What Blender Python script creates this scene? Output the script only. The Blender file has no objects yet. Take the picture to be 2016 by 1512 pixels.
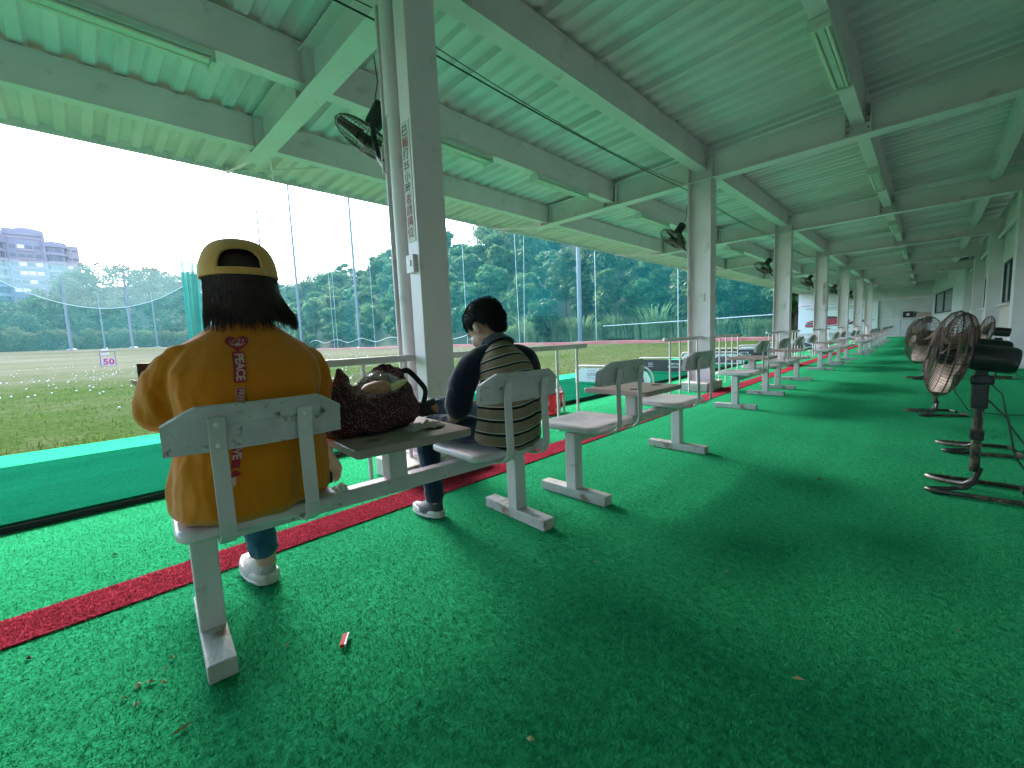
import bpy, bmesh, math, random
import numpy as np
from mathutils import Vector, Matrix, noise
from mathutils.bvhtree import BVHTree
R = math.radians
random.seed(7)
SC = bpy.context.scene
COL = SC.collection

# ------------------------------------------------------------------ camera
cam_d = bpy.data.cameras.new('camera'); cam = bpy.data.objects.new('camera', cam_d); COL.objects.link(cam)
cam_d.sensor_width = 36.0; cam_d.lens = 832.34/2016*36.0
cam_d.clip_start = 0.05; cam_d.clip_end = 3000
YAW, PIT, ROL, CAMZ = .7777977, -.1045869, -.0428749, 0.90
_f = Vector((-math.sin(YAW)*math.cos(PIT), math.cos(YAW)*math.cos(PIT), math.sin(PIT)))
_r = Vector((math.cos(YAW), math.sin(YAW), 0)); _u = _r.cross(_f)
_r2 = _r*math.cos(ROL)+_u*math.sin(ROL); _u2 = -_r*math.sin(ROL)+_u*math.cos(ROL)
M = Matrix((( _r2.x,_u2.x,-_f.x,0),(_r2.y,_u2.y,-_f.y,0),(_r2.z,_u2.z,-_f.z,CAMZ),(0,0,0,1)))
cam.matrix_world = M
SC.camera = cam

# ------------------------------------------------------------------ sky, sun, exposure
SUN_AZ, SUN_EL = R(76), R(33)          # azimuth measured from +Y towards -X (over the field)
w = bpy.data.worlds.new('World'); SC.world = w; w.use_nodes = True
nt = w.node_tree; nt.nodes.clear()
sky = nt.nodes.new('ShaderNodeTexSky'); sky.sky_type = 'NISHITA'; sky.sun_disc = False
sky.sun_elevation = SUN_EL; sky.sun_rotation = -SUN_AZ
sky.air_density = 1.0; sky.dust_density = 1.0; sky.ozone_density = 2.5; sky.altitude = 50
bg = nt.nodes.new('ShaderNodeBackground'); bg.inputs['Strength'].default_value = 0.15
wo = nt.nodes.new('ShaderNodeOutputWorld')
nt.links.new(sky.outputs[0], bg.inputs[0]); nt.links.new(bg.outputs[0], wo.inputs[0])
sun_d = bpy.data.lights.new('sun', 'SUN'); sun = bpy.data.objects.new('sun', sun_d); COL.objects.link(sun)
sun_d.energy = 2.3; sun_d.angle = R(28); sun_d.color = (1.0, .97, .94)
sdir = Vector((-math.sin(SUN_AZ)*math.cos(SUN_EL), math.cos(SUN_AZ)*math.cos(SUN_EL), math.sin(SUN_EL)))
sun.rotation_euler = sdir.to_track_quat('Z', 'Y').to_euler()
SC.view_settings.view_transform = 'Standard'; SC.view_settings.look = 'None'
SC.view_settings.exposure = 2.9; SC.view_settings.gamma = 1.0; SC.view_settings.use_curve_mapping = False
SC.render.engine = 'CYCLES'
cy = SC.cycles
cy.use_denoising = True; cy.use_adaptive_sampling = True; cy.adaptive_threshold = .02; cy.max_bounces = 7; cy.volume_bounces = 0; cy.diffuse_bounces = 4; cy.transparent_max_bounces = 24
cy.glossy_bounces = 3; cy.transmission_bounces = 4; cy.sample_clamp_indirect = 6; cy.caustics_reflective = False; cy.caustics_refractive = False
try: cy.use_light_tree = False
except Exception: pass

# ------------------------------------------------------------------ helpers
def wloc(o):
    v = Vector((0,0,0))
    while o is not None: v = v+o.location; o = o.parent
    return v
class MB:
    def __init__(s): s.v=[]; s.f=[]; s.m=[]
    def add(s, vs, fs, mi=0):
        n=len(s.v); s.v.extend([tuple(p) for p in vs]); s.f.extend([tuple(n+i for i in f) for f in fs]); s.m.extend([mi]*len(fs)); return s
    def box(s, c, d, rz=0, mi=0, M=None):
        x,y,z=d[0]/2,d[1]/2,d[2]/2
        vs=[Vector((a,b,e)) for a in(-x,x) for b in(-y,y) for e in(-z,z)]
        if rz: q=Matrix.Rotation(rz,3,'Z'); vs=[q@v for v in vs]
        if M is not None: vs=[M@v for v in vs]
        c=Vector(c); vs=[v+c for v in vs]
        return s.add(vs,[(0,1,3,2),(4,6,7,5),(0,4,5,1),(2,3,7,6),(0,2,6,4),(1,5,7,3)],mi)
    def bb(s,x0,x1,y0,y1,z0,z1,mi=0): return s.box(((x0+x1)/2,(y0+y1)/2,(z0+z1)/2),(x1-x0,y1-y0,z1-z0),mi=mi)
    def tube(s, pts, r, n=8, mi=0, cap=True, flat=None):
        pts=[Vector(p) for p in pts]; rs=r if isinstance(r,(list,tuple)) else [r]*len(pts)
        prev=None; rings=[]
        for i,p in enumerate(pts):
            t=(pts[min(i+1,len(pts)-1)]-pts[max(i-1,0)]).normalized()
            if prev is None:
                a=Vector((0,0,1)) if abs(t.z)<.9 else Vector((1,0,0)); prev=(a-t*a.dot(t)).normalized()
            prev=(prev-t*prev.dot(t))
            prev=prev.normalized() if prev.length>1e-6 else t.orthogonal().normalized()
            b=t.cross(prev)
            fl=flat if flat else (1,1)
            rings.append([p+prev*math.cos(2*math.pi*k/n)*rs[i]*fl[0]+b*math.sin(2*math.pi*k/n)*rs[i]*fl[1] for k in range(n)])
        return s.loft(rings,cap,mi)
    def loft(s, rings, cap=True, mi=0, closed=True):
        n=len(rings[0]); vs=[p for r in rings for p in r]; fs=[]
        for i in range(len(rings)-1):
            for k in range(n if closed else n-1):
                a=i*n+k; b=i*n+(k+1)%n; fs.append((a,b,b+n,a+n))
        if cap: fs.append(tuple(range(n-1,-1,-1))); fs.append(tuple(range((len(rings)-1)*n,len(rings)*n)))
        return s.add(vs,fs,mi)
    def prism(s, poly, axis, a0, a1, mi=0):
        def P(p,a): return {'x':(a,p[0],p[1]),'y':(p[0],a,p[1]),'z':(p[0],p[1],a)}[axis]
        n=len(poly); vs=[P(p,a0) for p in poly]+[P(p,a1) for p in poly]
        fs=[tuple(range(n-1,-1,-1)),tuple(range(n,2*n))]+[(i,(i+1)%n,(i+1)%n+n,i+n) for i in range(n)]
        return s.add(vs,fs,mi)
    def ell(s, c, r, n=12, m=8, mi=0):
        c=Vector(c); rings=[]
        for i in range(1,m):
            t=math.pi*i/m; rings.append([c+Vector((r[0]*math.sin(t)*math.cos(2*math.pi*k/n),r[1]*math.sin(t)*math.sin(2*math.pi*k/n),r[2]*math.cos(t))) for k in range(n)])
        return s.loft(rings[::-1],True,mi)
    def lathe(s, prof, n=16, c=(0,0,0), axis=(0,0,1), mi=0):
        q=Vector((0,0,1)).rotation_difference(Vector(axis)).to_matrix(); c=Vector(c)
        rings=[[c+q@Vector((r*math.cos(2*math.pi*k/n),r*math.sin(2*math.pi*k/n),z)) for k in range(n)] for r,z in prof]
        return s.loft(rings,True,mi)
    def mesh(s, name, mats, off=None):
        me=bpy.data.meshes.new(name)
        vs=s.v if off is None else [(p[0]-off[0],p[1]-off[1],p[2]-off[2]) for p in s.v]
        me.from_pydata(vs,[],s.f)
        mats=mats if isinstance(mats,(list,tuple)) else [mats]
        for m in mats: me.materials.append(m)
        if len(mats)>1: me.polygons.foreach_set('material_index', s.m)
        return me
    def build(s, name, mats, parent=None, smooth=False, bevel=0, seg=2, local=False, fixn=True):
        off=None if (local or parent is None) else wloc(parent)
        me=s.mesh(name,mats,off)
        if bevel or fixn:
            bm=bmesh.new(); bm.from_mesh(me)
            if fixn: bmesh.ops.recalc_face_normals(bm,faces=bm.faces)
            if bevel:
                es=[e for e in bm.edges if len(e.link_faces)==2 and e.calc_face_angle(0)>.6]
                bmesh.ops.bevel(bm,geom=es,offset=bevel,offset_type='OFFSET',segments=seg,profile=.6,affect='EDGES',clamp_overlap=True)
            bm.to_mesh(me); bm.free()
        if smooth: smooth_mesh(me)
        o=bpy.data.objects.new(name,me); COL.objects.link(o); o.parent=parent
        return o
def smooth_mesh(me, ang=40):
    me.polygons.foreach_set('use_smooth',[True]*len(me.polygons))
    try: me.set_sharp_from_angle(angle=R(ang))
    except Exception: pass
def tag(o, label=None, cat=None, group=None, kind=None):
    if label: o['label']=label
    if cat: o['category']=cat
    if group: o['group']=group
    if kind: o['kind']=kind
    return o
def empty(name, loc, rz=0):
    o=bpy.data.objects.new(name,None); COL.objects.link(o); o.location=loc; o.rotation_euler=(0,0,rz); o.empty_display_size=.1; return o
def copy_tree(o, parent=None):
    c=o.copy(); COL.objects.link(c); c.parent=parent
    for ch in list(o.children): copy_tree(ch,c)
    return c
def baked(mb, voxel=None, smooth=2, subsurf=0, name='tmp'):
    """join the shapes in mb into one continuous skin and return the mesh"""
    me=mb.mesh(name,[]) if not isinstance(mb,bpy.types.Mesh) else mb
    bm=bmesh.new(); bm.from_mesh(me); bmesh.ops.recalc_face_normals(bm,faces=bm.faces); bm.to_mesh(me); bm.free()
    o=bpy.data.objects.new(name,me); COL.objects.link(o)
    if voxel:
        m=o.modifiers.new('r','REMESH'); m.mode='VOXEL'; m.voxel_size=voxel
    if smooth:
        m=o.modifiers.new('s','SMOOTH'); m.iterations=smooth; m.factor=.5
    if subsurf:
        m=o.modifiers.new('u','SUBSURF'); m.levels=subsurf; m.render_levels=subsurf
    dg=bpy.context.evaluated_depsgraph_get(); dg.update()
    r=bpy.data.meshes.new_from_object(o.evaluated_get(dg)); bpy.data.objects.remove(o); return r
def from_mesh(me, name, mat, parent=None, smooth=True):
    off=wloc(parent) if parent else Vector((0,0,0))
    if off.length: me.transform(Matrix.Translation(-off))
    me.materials.clear(); me.materials.append(mat); me.name=name
    if smooth: me.polygons.foreach_set('use_smooth',[True]*len(me.polygons))
    o=bpy.data.objects.new(name,me); COL.objects.link(o); o.parent=parent; return o
def text_mesh(body, size, align='CENTER', bold=0.0, extrude=0.0, spacing=1.0):
    cu=bpy.data.curves.new('t','FONT'); cu.body=body; cu.size=size; cu.align_x=align; cu.align_y='CENTER'; cu.offset=bold; cu.extrude=extrude
    cu.space_character=spacing; cu.resolution_u=3
    o=bpy.data.objects.new('t',cu); COL.objects.link(o); dg=bpy.context.evaluated_depsgraph_get(); dg.update()
    me=bpy.data.meshes.new_from_object(o.evaluated_get(dg)); bpy.data.objects.remove(o); return me
def text_obj(name, body, size, mat, M, parent=None, **k):
    me=text_mesh(body,size,**k); me.transform(M)
    if parent is not None: me.transform(Matrix.Translation(-wloc(parent)))
    me.materials.clear(); me.materials.append(mat)
    o=bpy.data.objects.new(name,me); COL.objects.link(o); o.parent=parent; return o
def frame(origin, xdir, ydir):
    x=Vector(xdir).normalized(); y=Vector(ydir).normalized(); z=x.cross(y)
    return Matrix(((x.x,y.x,z.x,origin[0]),(x.y,y.y,z.y,origin[1]),(x.z,y.z,z.z,origin[2]),(0,0,0,1)))

# ------------------------------------------------------------------ materials
def mat(name, col, rough=.6, var=.0, vscale=8, bump=0, bscale=60, metal=0, spec=.5, col2=None, dirt=None, dscale=5, dlo=.55, dhi=.75, coord='Object', trans=0, orand=0, detail=4):
    m=bpy.data.materials.new(name); m.use_nodes=True; N=m.node_tree; b=N.nodes['Principled BSDF']; L=N.links.new
    b.inputs['Roughness'].default_value=rough; b.inputs['Metallic'].default_value=metal; b.inputs['Specular IOR Level'].default_value=spec
    tc=N.nodes.new('ShaderNodeTexCoord'); cs=tc.outputs[coord]
    out=None
    if var or col2:
        n=N.nodes.new('ShaderNodeTexNoise'); n.inputs['Scale'].default_value=vscale; n.inputs['Detail'].default_value=detail; L(cs,n.inputs['Vector'])
        r=N.nodes.new('ShaderNodeValToRGB'); r.color_ramp.elements[0].position=.3; r.color_ramp.elements[1].position=.7
        c2=col2 if col2 else tuple(c*(1-var) for c in col)
        r.color_ramp.elements[0].color=(*c2,1); r.color_ramp.elements[1].color=(*[min(1,c*(1+var*.4)) for c in col],1)
        L(n.outputs['Fac'],r.inputs['Fac']); out=r.outputs['Color']
    if dirt:
        n2=N.nodes.new('ShaderNodeTexNoise'); n2.inputs['Scale'].default_value=dscale; n2.inputs['Detail'].default_value=8; n2.inputs['Roughness'].default_value=.65; L(cs,n2.inputs['Vector'])
        r2=N.nodes.new('ShaderNodeMapRange'); r2.inputs[1].default_value=dlo; r2.inputs[2].default_value=dhi; L(n2.outputs['Fac'],r2.inputs[0])
        mx=N.nodes.new('ShaderNodeMix'); mx.data_type='RGBA'; L(r2.outputs[0],mx.inputs[0])
        if out is not None: L(out,mx.inputs[6])
        else: mx.inputs[6].default_value=(*col,1)
        mx.inputs[7].default_value=(*dirt,1); out=mx.outputs[2]
    if orand:
        oi=N.nodes.new('ShaderNodeObjectInfo'); hs=N.nodes.new('ShaderNodeHueSaturation')
        mr=N.nodes.new('ShaderNodeMapRange'); mr.inputs[3].default_value=1-orand; mr.inputs[4].default_value=1+orand; L(oi.outputs['Random'],mr.inputs[0]); L(mr.outputs[0],hs.inputs['Value'])
        mh=N.nodes.new('ShaderNodeMapRange'); mh.inputs[3].default_value=.5-orand*.08; mh.inputs[4].default_value=.5+orand*.06
        ml=N.nodes.new('ShaderNodeMath'); ml.operation='FRACT'; mm=N.nodes.new('ShaderNodeMath'); mm.operation='MULTIPLY'; mm.inputs[1].default_value=7.31
        L(oi.outputs['Random'],mm.inputs[0]); L(mm.outputs[0],ml.inputs[0]); L(ml.outputs[0],mh.inputs[0]); L(mh.outputs[0],hs.inputs['Hue'])
        if out is not None: L(out,hs.inputs['Color'])
        else: hs.inputs['Color'].default_value=(*col,1)
        out=hs.outputs['Color']
    if out is not None: L(out,b.inputs['Base Color'])
    else: b.inputs['Base Color'].default_value=(*col,1)
    if bump:
        n3=N.nodes.new('ShaderNodeTexNoise'); n3.inputs['Scale'].default_value=bscale; n3.inputs['Detail'].default_value=4; L(cs,n3.inputs['Vector'])
        bp=N.nodes.new('ShaderNodeBump'); bp.inputs['Strength'].default_value=bump; bp.inputs['Distance'].default_value=.01; L(n3.outputs['Fac'],bp.inputs['Height']); L(bp.outputs[0],b.inputs['Normal'])
    if trans:
        tr=N.nodes.new('ShaderNodeBsdfTranslucent'); ms=N.nodes.new('ShaderNodeMixShader'); ms.inputs[0].default_value=trans
        if out is not None: L(out,tr.inputs['Color'])
        else: tr.inputs['Color'].default_value=(*col,1)
        o=N.nodes['Material Output']; L(b.outputs[0],ms.inputs[1]); L(tr.outputs[0],ms.inputs[2]); L(ms.outputs[0],o.inputs[0])
    return m
PAINT = mat('white_paint',(.68,.57,.595),.42,var=.12,vscale=3,bump=.08,bscale=90,dirt=(.28,.21,.17),dscale=9,dlo=.59,dhi=.74)
STEEL = mat('painted_steel',(.78,.65,.69),.42,var=.10,vscale=2.2,bump=.05,bscale=40,dirt=(.36,.28,.23),dscale=4,dlo=.60,dhi=.80)
ROOF  = mat('roof_sheet',(.80,.675,.715),.42,var=.12,vscale=1.5,bump=.03,bscale=30)
SEATP = mat('seat_plastic',(.66,.56,.585),.28,var=.12,vscale=10,bump=.05,bscale=120,dirt=(.36,.31,.27),dscale=9,dlo=.60,dhi=.8)
CHIP  = mat('chipped_paint',(.60,.50,.535),.42,var=.14,vscale=14,bump=.25,bscale=80,dirt=(.16,.10,.07),dscale=16,dlo=.585,dhi=.66)
FOOTM = mat('worn_foot_paint',(.48,.45,.43),.55,var=.15,vscale=14,bump=.3,bscale=90,dirt=(.24,.13,.08),dscale=11,dlo=.54,dhi=.66)
TABLE = mat('table_laminate',(.36,.25,.225),.4,var=.15,vscale=6,bump=.05,bscale=150,dirt=(.40,.33,.30),dscale=7,dlo=.6,dhi=.8)
DARK  = mat('dark_hole',(.02,.018,.016),.6)
CONC  = mat('painted_concrete',(.52,.49,.46),.8,var=.2,vscale=5,bump=.4,bscale=25,dirt=(.32,.20,.15),dscale=5,dlo=.52,dhi=.7)
BLACK = mat('black_plastic',(.012,.012,.013),.4,bump=.1,bscale=120)
RUBBER= mat('black_rubber',(.012,.012,.014),.75,bump=.2,bscale=100)
def turf(name, c1, c2, scale=160, bump=1.0, spec=.0):
    m=bpy.data.materials.new(name); m.use_nodes=True; N=m.node_tree; b=N.nodes['Principled BSDF']; L=N.links.new
    b.inputs['Roughness'].default_value=.9; b.inputs['Specular IOR Level'].default_value=spec
    g=N.nodes.new('ShaderNodeTexCoord')
    def nz(s,d,sc=(1,1,1)):
        mp=N.nodes.new('ShaderNodeMapping'); mp.inputs['Scale'].default_value=sc; L(g.outputs['Object'],mp.inputs['Vector'])
        n=N.nodes.new('ShaderNodeTexNoise'); n.inputs['Scale'].default_value=s; n.inputs['Detail'].default_value=d; n.inputs['Roughness'].default_value=.6; L(mp.outputs[0],n.inputs['Vector']); return n
    fib=nz(scale,4,(1,.5,1)); med=nz(48,4); big=nz(1.1,5)
    r=N.nodes.new('ShaderNodeValToRGB'); r.color_ramp.elements[0].position=.32; r.color_ramp.elements[1].position=.68
    r.color_ramp.elements[0].color=(*c2,1); r.color_ramp.elements[1].color=(*c1,1)
    a=N.nodes.new('ShaderNodeMath'); a.operation='MULTIPLY_ADD'; a.inputs[1].default_value=.5; L(fib.outputs['Fac'],a.inputs[0])
    a2=N.nodes.new('ShaderNodeMath'); a2.operation='MULTIPLY'; a2.inputs[1].default_value=.5; L(med.outputs['Fac'],a2.inputs[0]); L(a2.outputs[0],a.inputs[2])
    L(a.outputs[0],r.inputs['Fac'])
    hs=N.nodes.new('ShaderNodeHueSaturation'); mr=N.nodes.new('ShaderNodeMapRange'); mr.inputs[1].default_value=.3; mr.inputs[2].default_value=.7; mr.inputs[3].default_value=.88; mr.inputs[4].default_value=1.10
    L(big.outputs['Fac'],mr.inputs[0]); L(mr.outputs[0],hs.inputs['Value']); L(r.outputs[0],hs.inputs['Color'])
    lane=nz(1.0,3,(2.6,.16,1)); ml=N.nodes.new('ShaderNodeMapRange'); ml.inputs[1].default_value=.35; ml.inputs[2].default_value=.65; ml.inputs[3].default_value=.91; ml.inputs[4].default_value=1.07
    h2=N.nodes.new('ShaderNodeHueSaturation'); L(lane.outputs['Fac'],ml.inputs[0]); L(ml.outputs[0],h2.inputs['Value']); L(hs.outputs[0],h2.inputs['Color']); L(h2.outputs[0],b.inputs['Base Color'])
    bp=N.nodes.new('ShaderNodeBump'); bp.inputs['Strength'].default_value=bump; bp.inputs['Distance'].default_value=.012; L(a.outputs[0],bp.inputs['Height']); L(bp.outputs[0],b.inputs['Normal'])
    return m
CARPET = turf('green_turf_carpet',(.045,.42,.180),(.006,.16,.068))
REDC   = turf('red_turf_strip',(.46,.055,.085),(.19,.016,.032),scale=170)
MATG   = turf('hitting_mat_turf',(.006,.115,.062),(.002,.055,.030),scale=190,bump=.5)
MINT   = turf('mint_turf',(.04,.46,.21),(.018,.30,.13),scale=120,bump=.4)
# ------------------------------------------------------------------ terrain and floor
def sst(a,b,x):
    t=max(0,min(1,(x-a)/(b-a))); return t*t*(3-2*t)
def terr(x,y):
    d=max(0,-x-6.2)
    z=-.03+.006*min(d,60)+2.9*sst(60,165,d)*(1-sst(15,48,y))
    if y>39.5 or d>170:
        up=max(0,y-41)*.62
        up=min(up,24)+max(0,up-24)*.15
        left=max(0,d-172)*.42
        left=min(left,26+4*math.sin(y*.03))*(.42+.58*sst(-14,8,y))
        z+=max(up*sst(-30,0,d) if y>39.5 else 0,left)
    z+=.05*noise.noise(Vector((x*.15,y*.15,0)))*min(1,d/10)
    return z
def build_terrain():
    xs=[-6.2-k*.6 for k in range(20)]+[-18.5-k*2.5 for k in range(1,64)]+[-178-k*12 for k in range(1,22)]
    ys=[-260+12*k for k in range(18)]+[-42+2.5*k for k in range(1,66)]+[123+14*k for k in range(1,16)]
    mb=MB(); nx,ny=len(xs),len(ys)
    vs=[(x,y,terr(x,y)) for x in xs for y in ys]
    fs=[(i*ny+j,(i+1)*ny+j,(i+1)*ny+j+1,i*ny+j+1) for i in range(nx-1) for j in range(ny-1)]
    mb.add(vs,fs); return mb
GRASS=bpy.data.materials.new('field_grass'); GRASS.use_nodes=True
def _g():
    N=GRASS.node_tree; b=N.nodes['Principled BSDF']; L=N.links.new; b.inputs['Roughness'].default_value=.9; b.inputs['Specular IOR Level'].default_value=.0
    g=N.nodes.new('ShaderNodeTexCoord')
    def nz(s,d,sc=(1,1,1)):
        mp=N.nodes.new('ShaderNodeMapping'); mp.inputs['Scale'].default_value=sc; L(g.outputs['Object'],mp.inputs['Vector'])
        n=N.nodes.new('ShaderNodeTexNoise'); n.inputs['Scale'].default_value=s; n.inputs['Detail'].default_value=d; n.inputs['Roughness'].default_value=.62; L(mp.outputs[0],n.inputs['Vector']); return n
    A=nz(.10,6,(1,.35,1)); B=nz(1.6,6); Cc=nz(14,4)
    r=N.nodes.new('ShaderNodeValToRGB'); e=r.color_ramp.elements
    e[0].position=.34; e[0].color=(.046,.078,.022,1); e[1].position=.70; e[1].color=(.155,.148,.108,1)
    k=e.new(.5); k.color=(.092,.105,.056,1)
    sp=N.nodes.new('ShaderNodeSeparateXYZ'); L(g.outputs['Object'],sp.inputs[0])
    ds=N.nodes.new('ShaderNodeMapRange'); ds.inputs[1].default_value=-11; ds.inputs[2].default_value=-40; ds.inputs[3].default_value=-.14; ds.inputs[4].default_value=.09; L(sp.outputs[0],ds.inputs[0])
    s1=N.nodes.new('ShaderNodeMath'); s1.operation='MULTIPLY_ADD'; s1.inputs[1].default_value=.6; L(A.outputs['Fac'],s1.inputs[0])
    s2=N.nodes.new('ShaderNodeMath'); s2.operation='MULTIPLY_ADD'; s2.inputs[1].default_value=.4; L(B.outputs['Fac'],s2.inputs[0]); L(ds.outputs[0],s2.inputs[2]); L(s2.outputs[0],s1.inputs[2]); L(s1.outputs[0],r.inputs['Fac'])
    hs=N.nodes.new('ShaderNodeHueSaturation'); mr=N.nodes.new('ShaderNodeMapRange'); mr.inputs[1].default_value=.3; mr.inputs[2].default_value=.7; mr.inputs[3].default_value=.6; mr.inputs[4].default_value=1.35; L(Cc.outputs['Fac'],mr.inputs[0]); L(mr.outputs[0],hs.inputs['Value'])
    L(r.outputs[0],hs.inputs['Color']); L(hs.outputs[0],b.inputs['Base Color'])
    bp=N.nodes.new('ShaderNodeBump'); bp.inputs['Strength'].default_value=.8; bp.inputs['Distance'].default_value=.05; L(Cc.outputs['Fac'],bp.inputs['Height']); L(bp.outputs[0],b.inputs['Normal'])
_g()
FARG=mat('far_ground',(.06,.08,.03),.95,var=.4,vscale=.05)
gb=MB().add([(-3000,-3000,-1.2),(3000,-3000,-1.2),(3000,3000,-1.2),(-3000,3000,-1.2)],[(0,1,2,3)]).build('ground',FARG); tag(gb,kind='structure')
fo=build_terrain().build('practice_field',GRASS,smooth=True); tag(fo,kind='structure')

FY0,FY1=-12.0,38.0
slab=MB().bb(-6.2,1.6,FY0,FY1,-.9,-.012).build('concrete_slab',CONC); tag(slab,kind='structure')
def sheet(name,x0,x1,y0,y1,z,m,nx=1,ny=1):
    o=MB().bb(x0,x1,y0,y1,z-.006,z).build(name,m); tag(o,kind='structure'); return o
sheet('carpet_floor',-5.30,1.30,FY0,FY1,0.0,CARPET)
sheet('red_carpet_strip',-2.25,-2.03,FY0,FY1-.6,.0065,REDC)
sheet('mint_apron_strip',-6.2,-5.30,FY0,FY1,.012,MINT)

# ------------------------------------------------------------------ shelter (one building, its parts are children)
SH=empty('practice_range_shelter',(-2.5,6.86,0))
tag(SH,'long white painted steel shelter with corrugated roof over the green practice bays','shelter')
COLY=[1.705+5.1*k for k in range(-2,8)]
def roofz(x): return 3.72+.04*x
XE=-7.05   # eave
def hcol_mesh():
    mb=MB(); # flanges normal to X, web along X
    mb.bb(-.17,-.155,-.115,.115,.13,3.115); mb.bb(.155,.17,-.115,.115,.13,3.115)
    mb.bb(-.155,.155,-.008,.008,.13,3.115); mb.bb(-.19,.19,-.14,.14,.125,.14)
    return mb
col0=None
for k,yc in enumerate(COLY[:-1]):
    base=empty('tmp',(0,0,0)); bpy.data.objects.remove(base)
    c=MB()
    if col0 is None:
        col0=hcol_mesh().build('column',STEEL,bevel=.004,local=True); o=col0
        f0=MB().bb(-.21,.21,-.33,.33,.0,.125).build('footing',CONC,bevel=.012,local=True); f0.parent=col0
        s0=MB().bb(-.03,.05,-.033,-.009,1.36,1.48).bb(-.01,.02,-.041,-.033,1.40,1.45).build('switch_box',mat('switch_plastic',(.62,.62,.56),.4),bevel=.003,local=True); s0.parent=col0
    else:
        o=copy_tree(col0)
    o.parent=SH; o.location=Vector((-2.52,yc,0))-SH.location
# notice strip on the near column and one further away
PAPER=mat('notice_paper',(.62,.57,.53),.6,var=.08,vscale=30)
INKR=mat('notice_red_ink',(.32,.03,.03),.6); INKB=mat('notice_dark_ink',(.07,.03,.03),.6)
def notice(yc):
    cx,yy=-2.425,yc-.1095
    tk=MB().bb(-2.478,-2.372,yc-.109,yc-.0085,.15,3.11).build('trunking',STEEL,SH,bevel=.003)
    sw=MB().bb(-2.468,-2.385,yc-.140,yc-.1095,1.36,1.475).bb(-2.44,-2.41,yc-.147,yc-.140,1.40,1.44).build('switch_box',STEEL,tk,bevel=.003)
    n=MB().bb(cx-.046,cx+.046,yy-.004,yy,1.56,2.30).build('notice_board',PAPER,SH)
    chars='已輸打25小時者請讓位'
    items=['已','輸','打','25','小','時','者','請','讓','位']
    for i,ch in enumerate(items):
        z=2.24-i*.0695
        M=frame((cx-.002,yy-.006,z),(1,0,0),(0,0,1))
        me=text_mesh(ch,.070 if len(ch)==1 else .062,bold=.0006); me.transform(M); me.transform(Matrix.Translation(-wloc(n)))
        me.materials.clear(); me.materials.append(INKR if i in(1,6,7,8,9) else INKB)
        t=bpy.data.objects.new('character',me); COL.objects.link(t); t.parent=n
notice(COLY[2]); notice(COLY[5])
# downpipe on the near column
dp=MB().tube([(-2.625,COLY[2]-.06,0.14),(-2.625,COLY[2]-.06,2.42)],.048,14).tube([(-2.625,COLY[2]-.06,2.41),(-2.625,COLY[2]-.06,3.2)],.055,14).build('downpipe',STEEL,SH,smooth=True)
cn=MB().tube([(-2.535,COLY[2]-.02,.2),(-2.535,COLY[2]-.02,2.4)],.014,8).tube([(-2.505,COLY[2]-.018,1.5),(-2.505,COLY[2]-.018,2.4)],.009,6).build('conduit',STEEL,SH,smooth=True)
# cross beams (I sections) + end bracket
cb0=None
for yc in COLY:
    if cb0 is None:
        mb=MB(); x0,x1=-5.85,1.3
        mb.bb(x0,x1,-.10,.10,3.12,3.134); mb.bb(x0,x1,-.006,.006,3.134,3.46); mb.bb(x0,x1,-.10,.10,3.46,3.474)
        for xs in (-5.62,-5.38,-4.17,-3.93,-2.69,-2.35,-.82,-.58):
            for s in(-1,1): mb.box((xs,s*.05,3.297),(.01,.088,.325))
        cb0=mb.build('cross_beam',STEEL,local=True)
        bb_=MB()
        for px_ in(-5.5,-4.05,-.70):
            for s in(-1,1):
                for zz in(3.22,3.29,3.36):
                    for xo in(-.05,.05): bb_.lathe([(.011,0),(.011,.009)],6,(px_+xo*1.9,s*.0065,zz),(0,s,0))
        bh=bb_.build('bolt_heads',mat('bolt_steel',(.16,.14,.13),.6),local=True); bh.parent=cb0; bh['kind']='stuff'
        br=MB().tube([(-5.8,0.0,3.16),(-6.98,0,3.36)],.018,6).tube([(-5.6,.10,3.17),(-6.95,.55,3.38)],.012,6).tube([(-6.98,0,3.36),(-5.55,.9,3.22)],.010,6)
        br.box((-6.98,0,3.385),(.12,.05,.05))
        b0=br.build('eave_bracket',STEEL,local=True); b0.parent=cb0; o=cb0
    else: o=copy_tree(cb0)
    o.parent=SH; o.location=Vector((0,yc,0))-SH.location
# longitudinal purlins: one length per bay
pm={}
for px,wd,dp_ in ((-5.5,.12,.32),(-4.05,.13,.34),(-2.52,.16,.32),(-.70,.13,.40),(.75,.12,.34)):
    zt=roofz(px)-.022; zb=max(zt-dp_,3.15)
    for k in range(len(COLY)-1):
        y0,y1=COLY[k]+.012,COLY[k+1]-.012
        if px not in pm:
            L=(y1-y0)
            mb=MB(); mb.bb(-wd/2,wd/2,-L/2,L/2,zb,zb+.012); mb.bb(-.006,.006,-L/2,L/2,zb+.012,zt-.012); mb.bb(-wd/2,wd/2,-L/2,L/2,zt-.012,zt)
            # boxed-in web: the purlin reads as a closed box from the side
            mb.bb(wd/2-.02,wd/2-.008,-L/2,L/2,zb+.012,zt-.012)
            mb.box((wd/2-.004,-L/2+.035,(zb+zt)/2),(.012,.07,zt-zb-.08)); mb.box((wd/2-.004,L/2-.035,(zb+zt)/2),(.012,.07,zt-zb-.08))
            pm[px]=mb.build('purlin',STEEL,local=True); o=pm[px]
        else: o=pm[px].copy(); COL.objects.link(o)
        o.parent=SH; o.location=Vector((px,(y0+y1)/2,0))-SH.location
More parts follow.
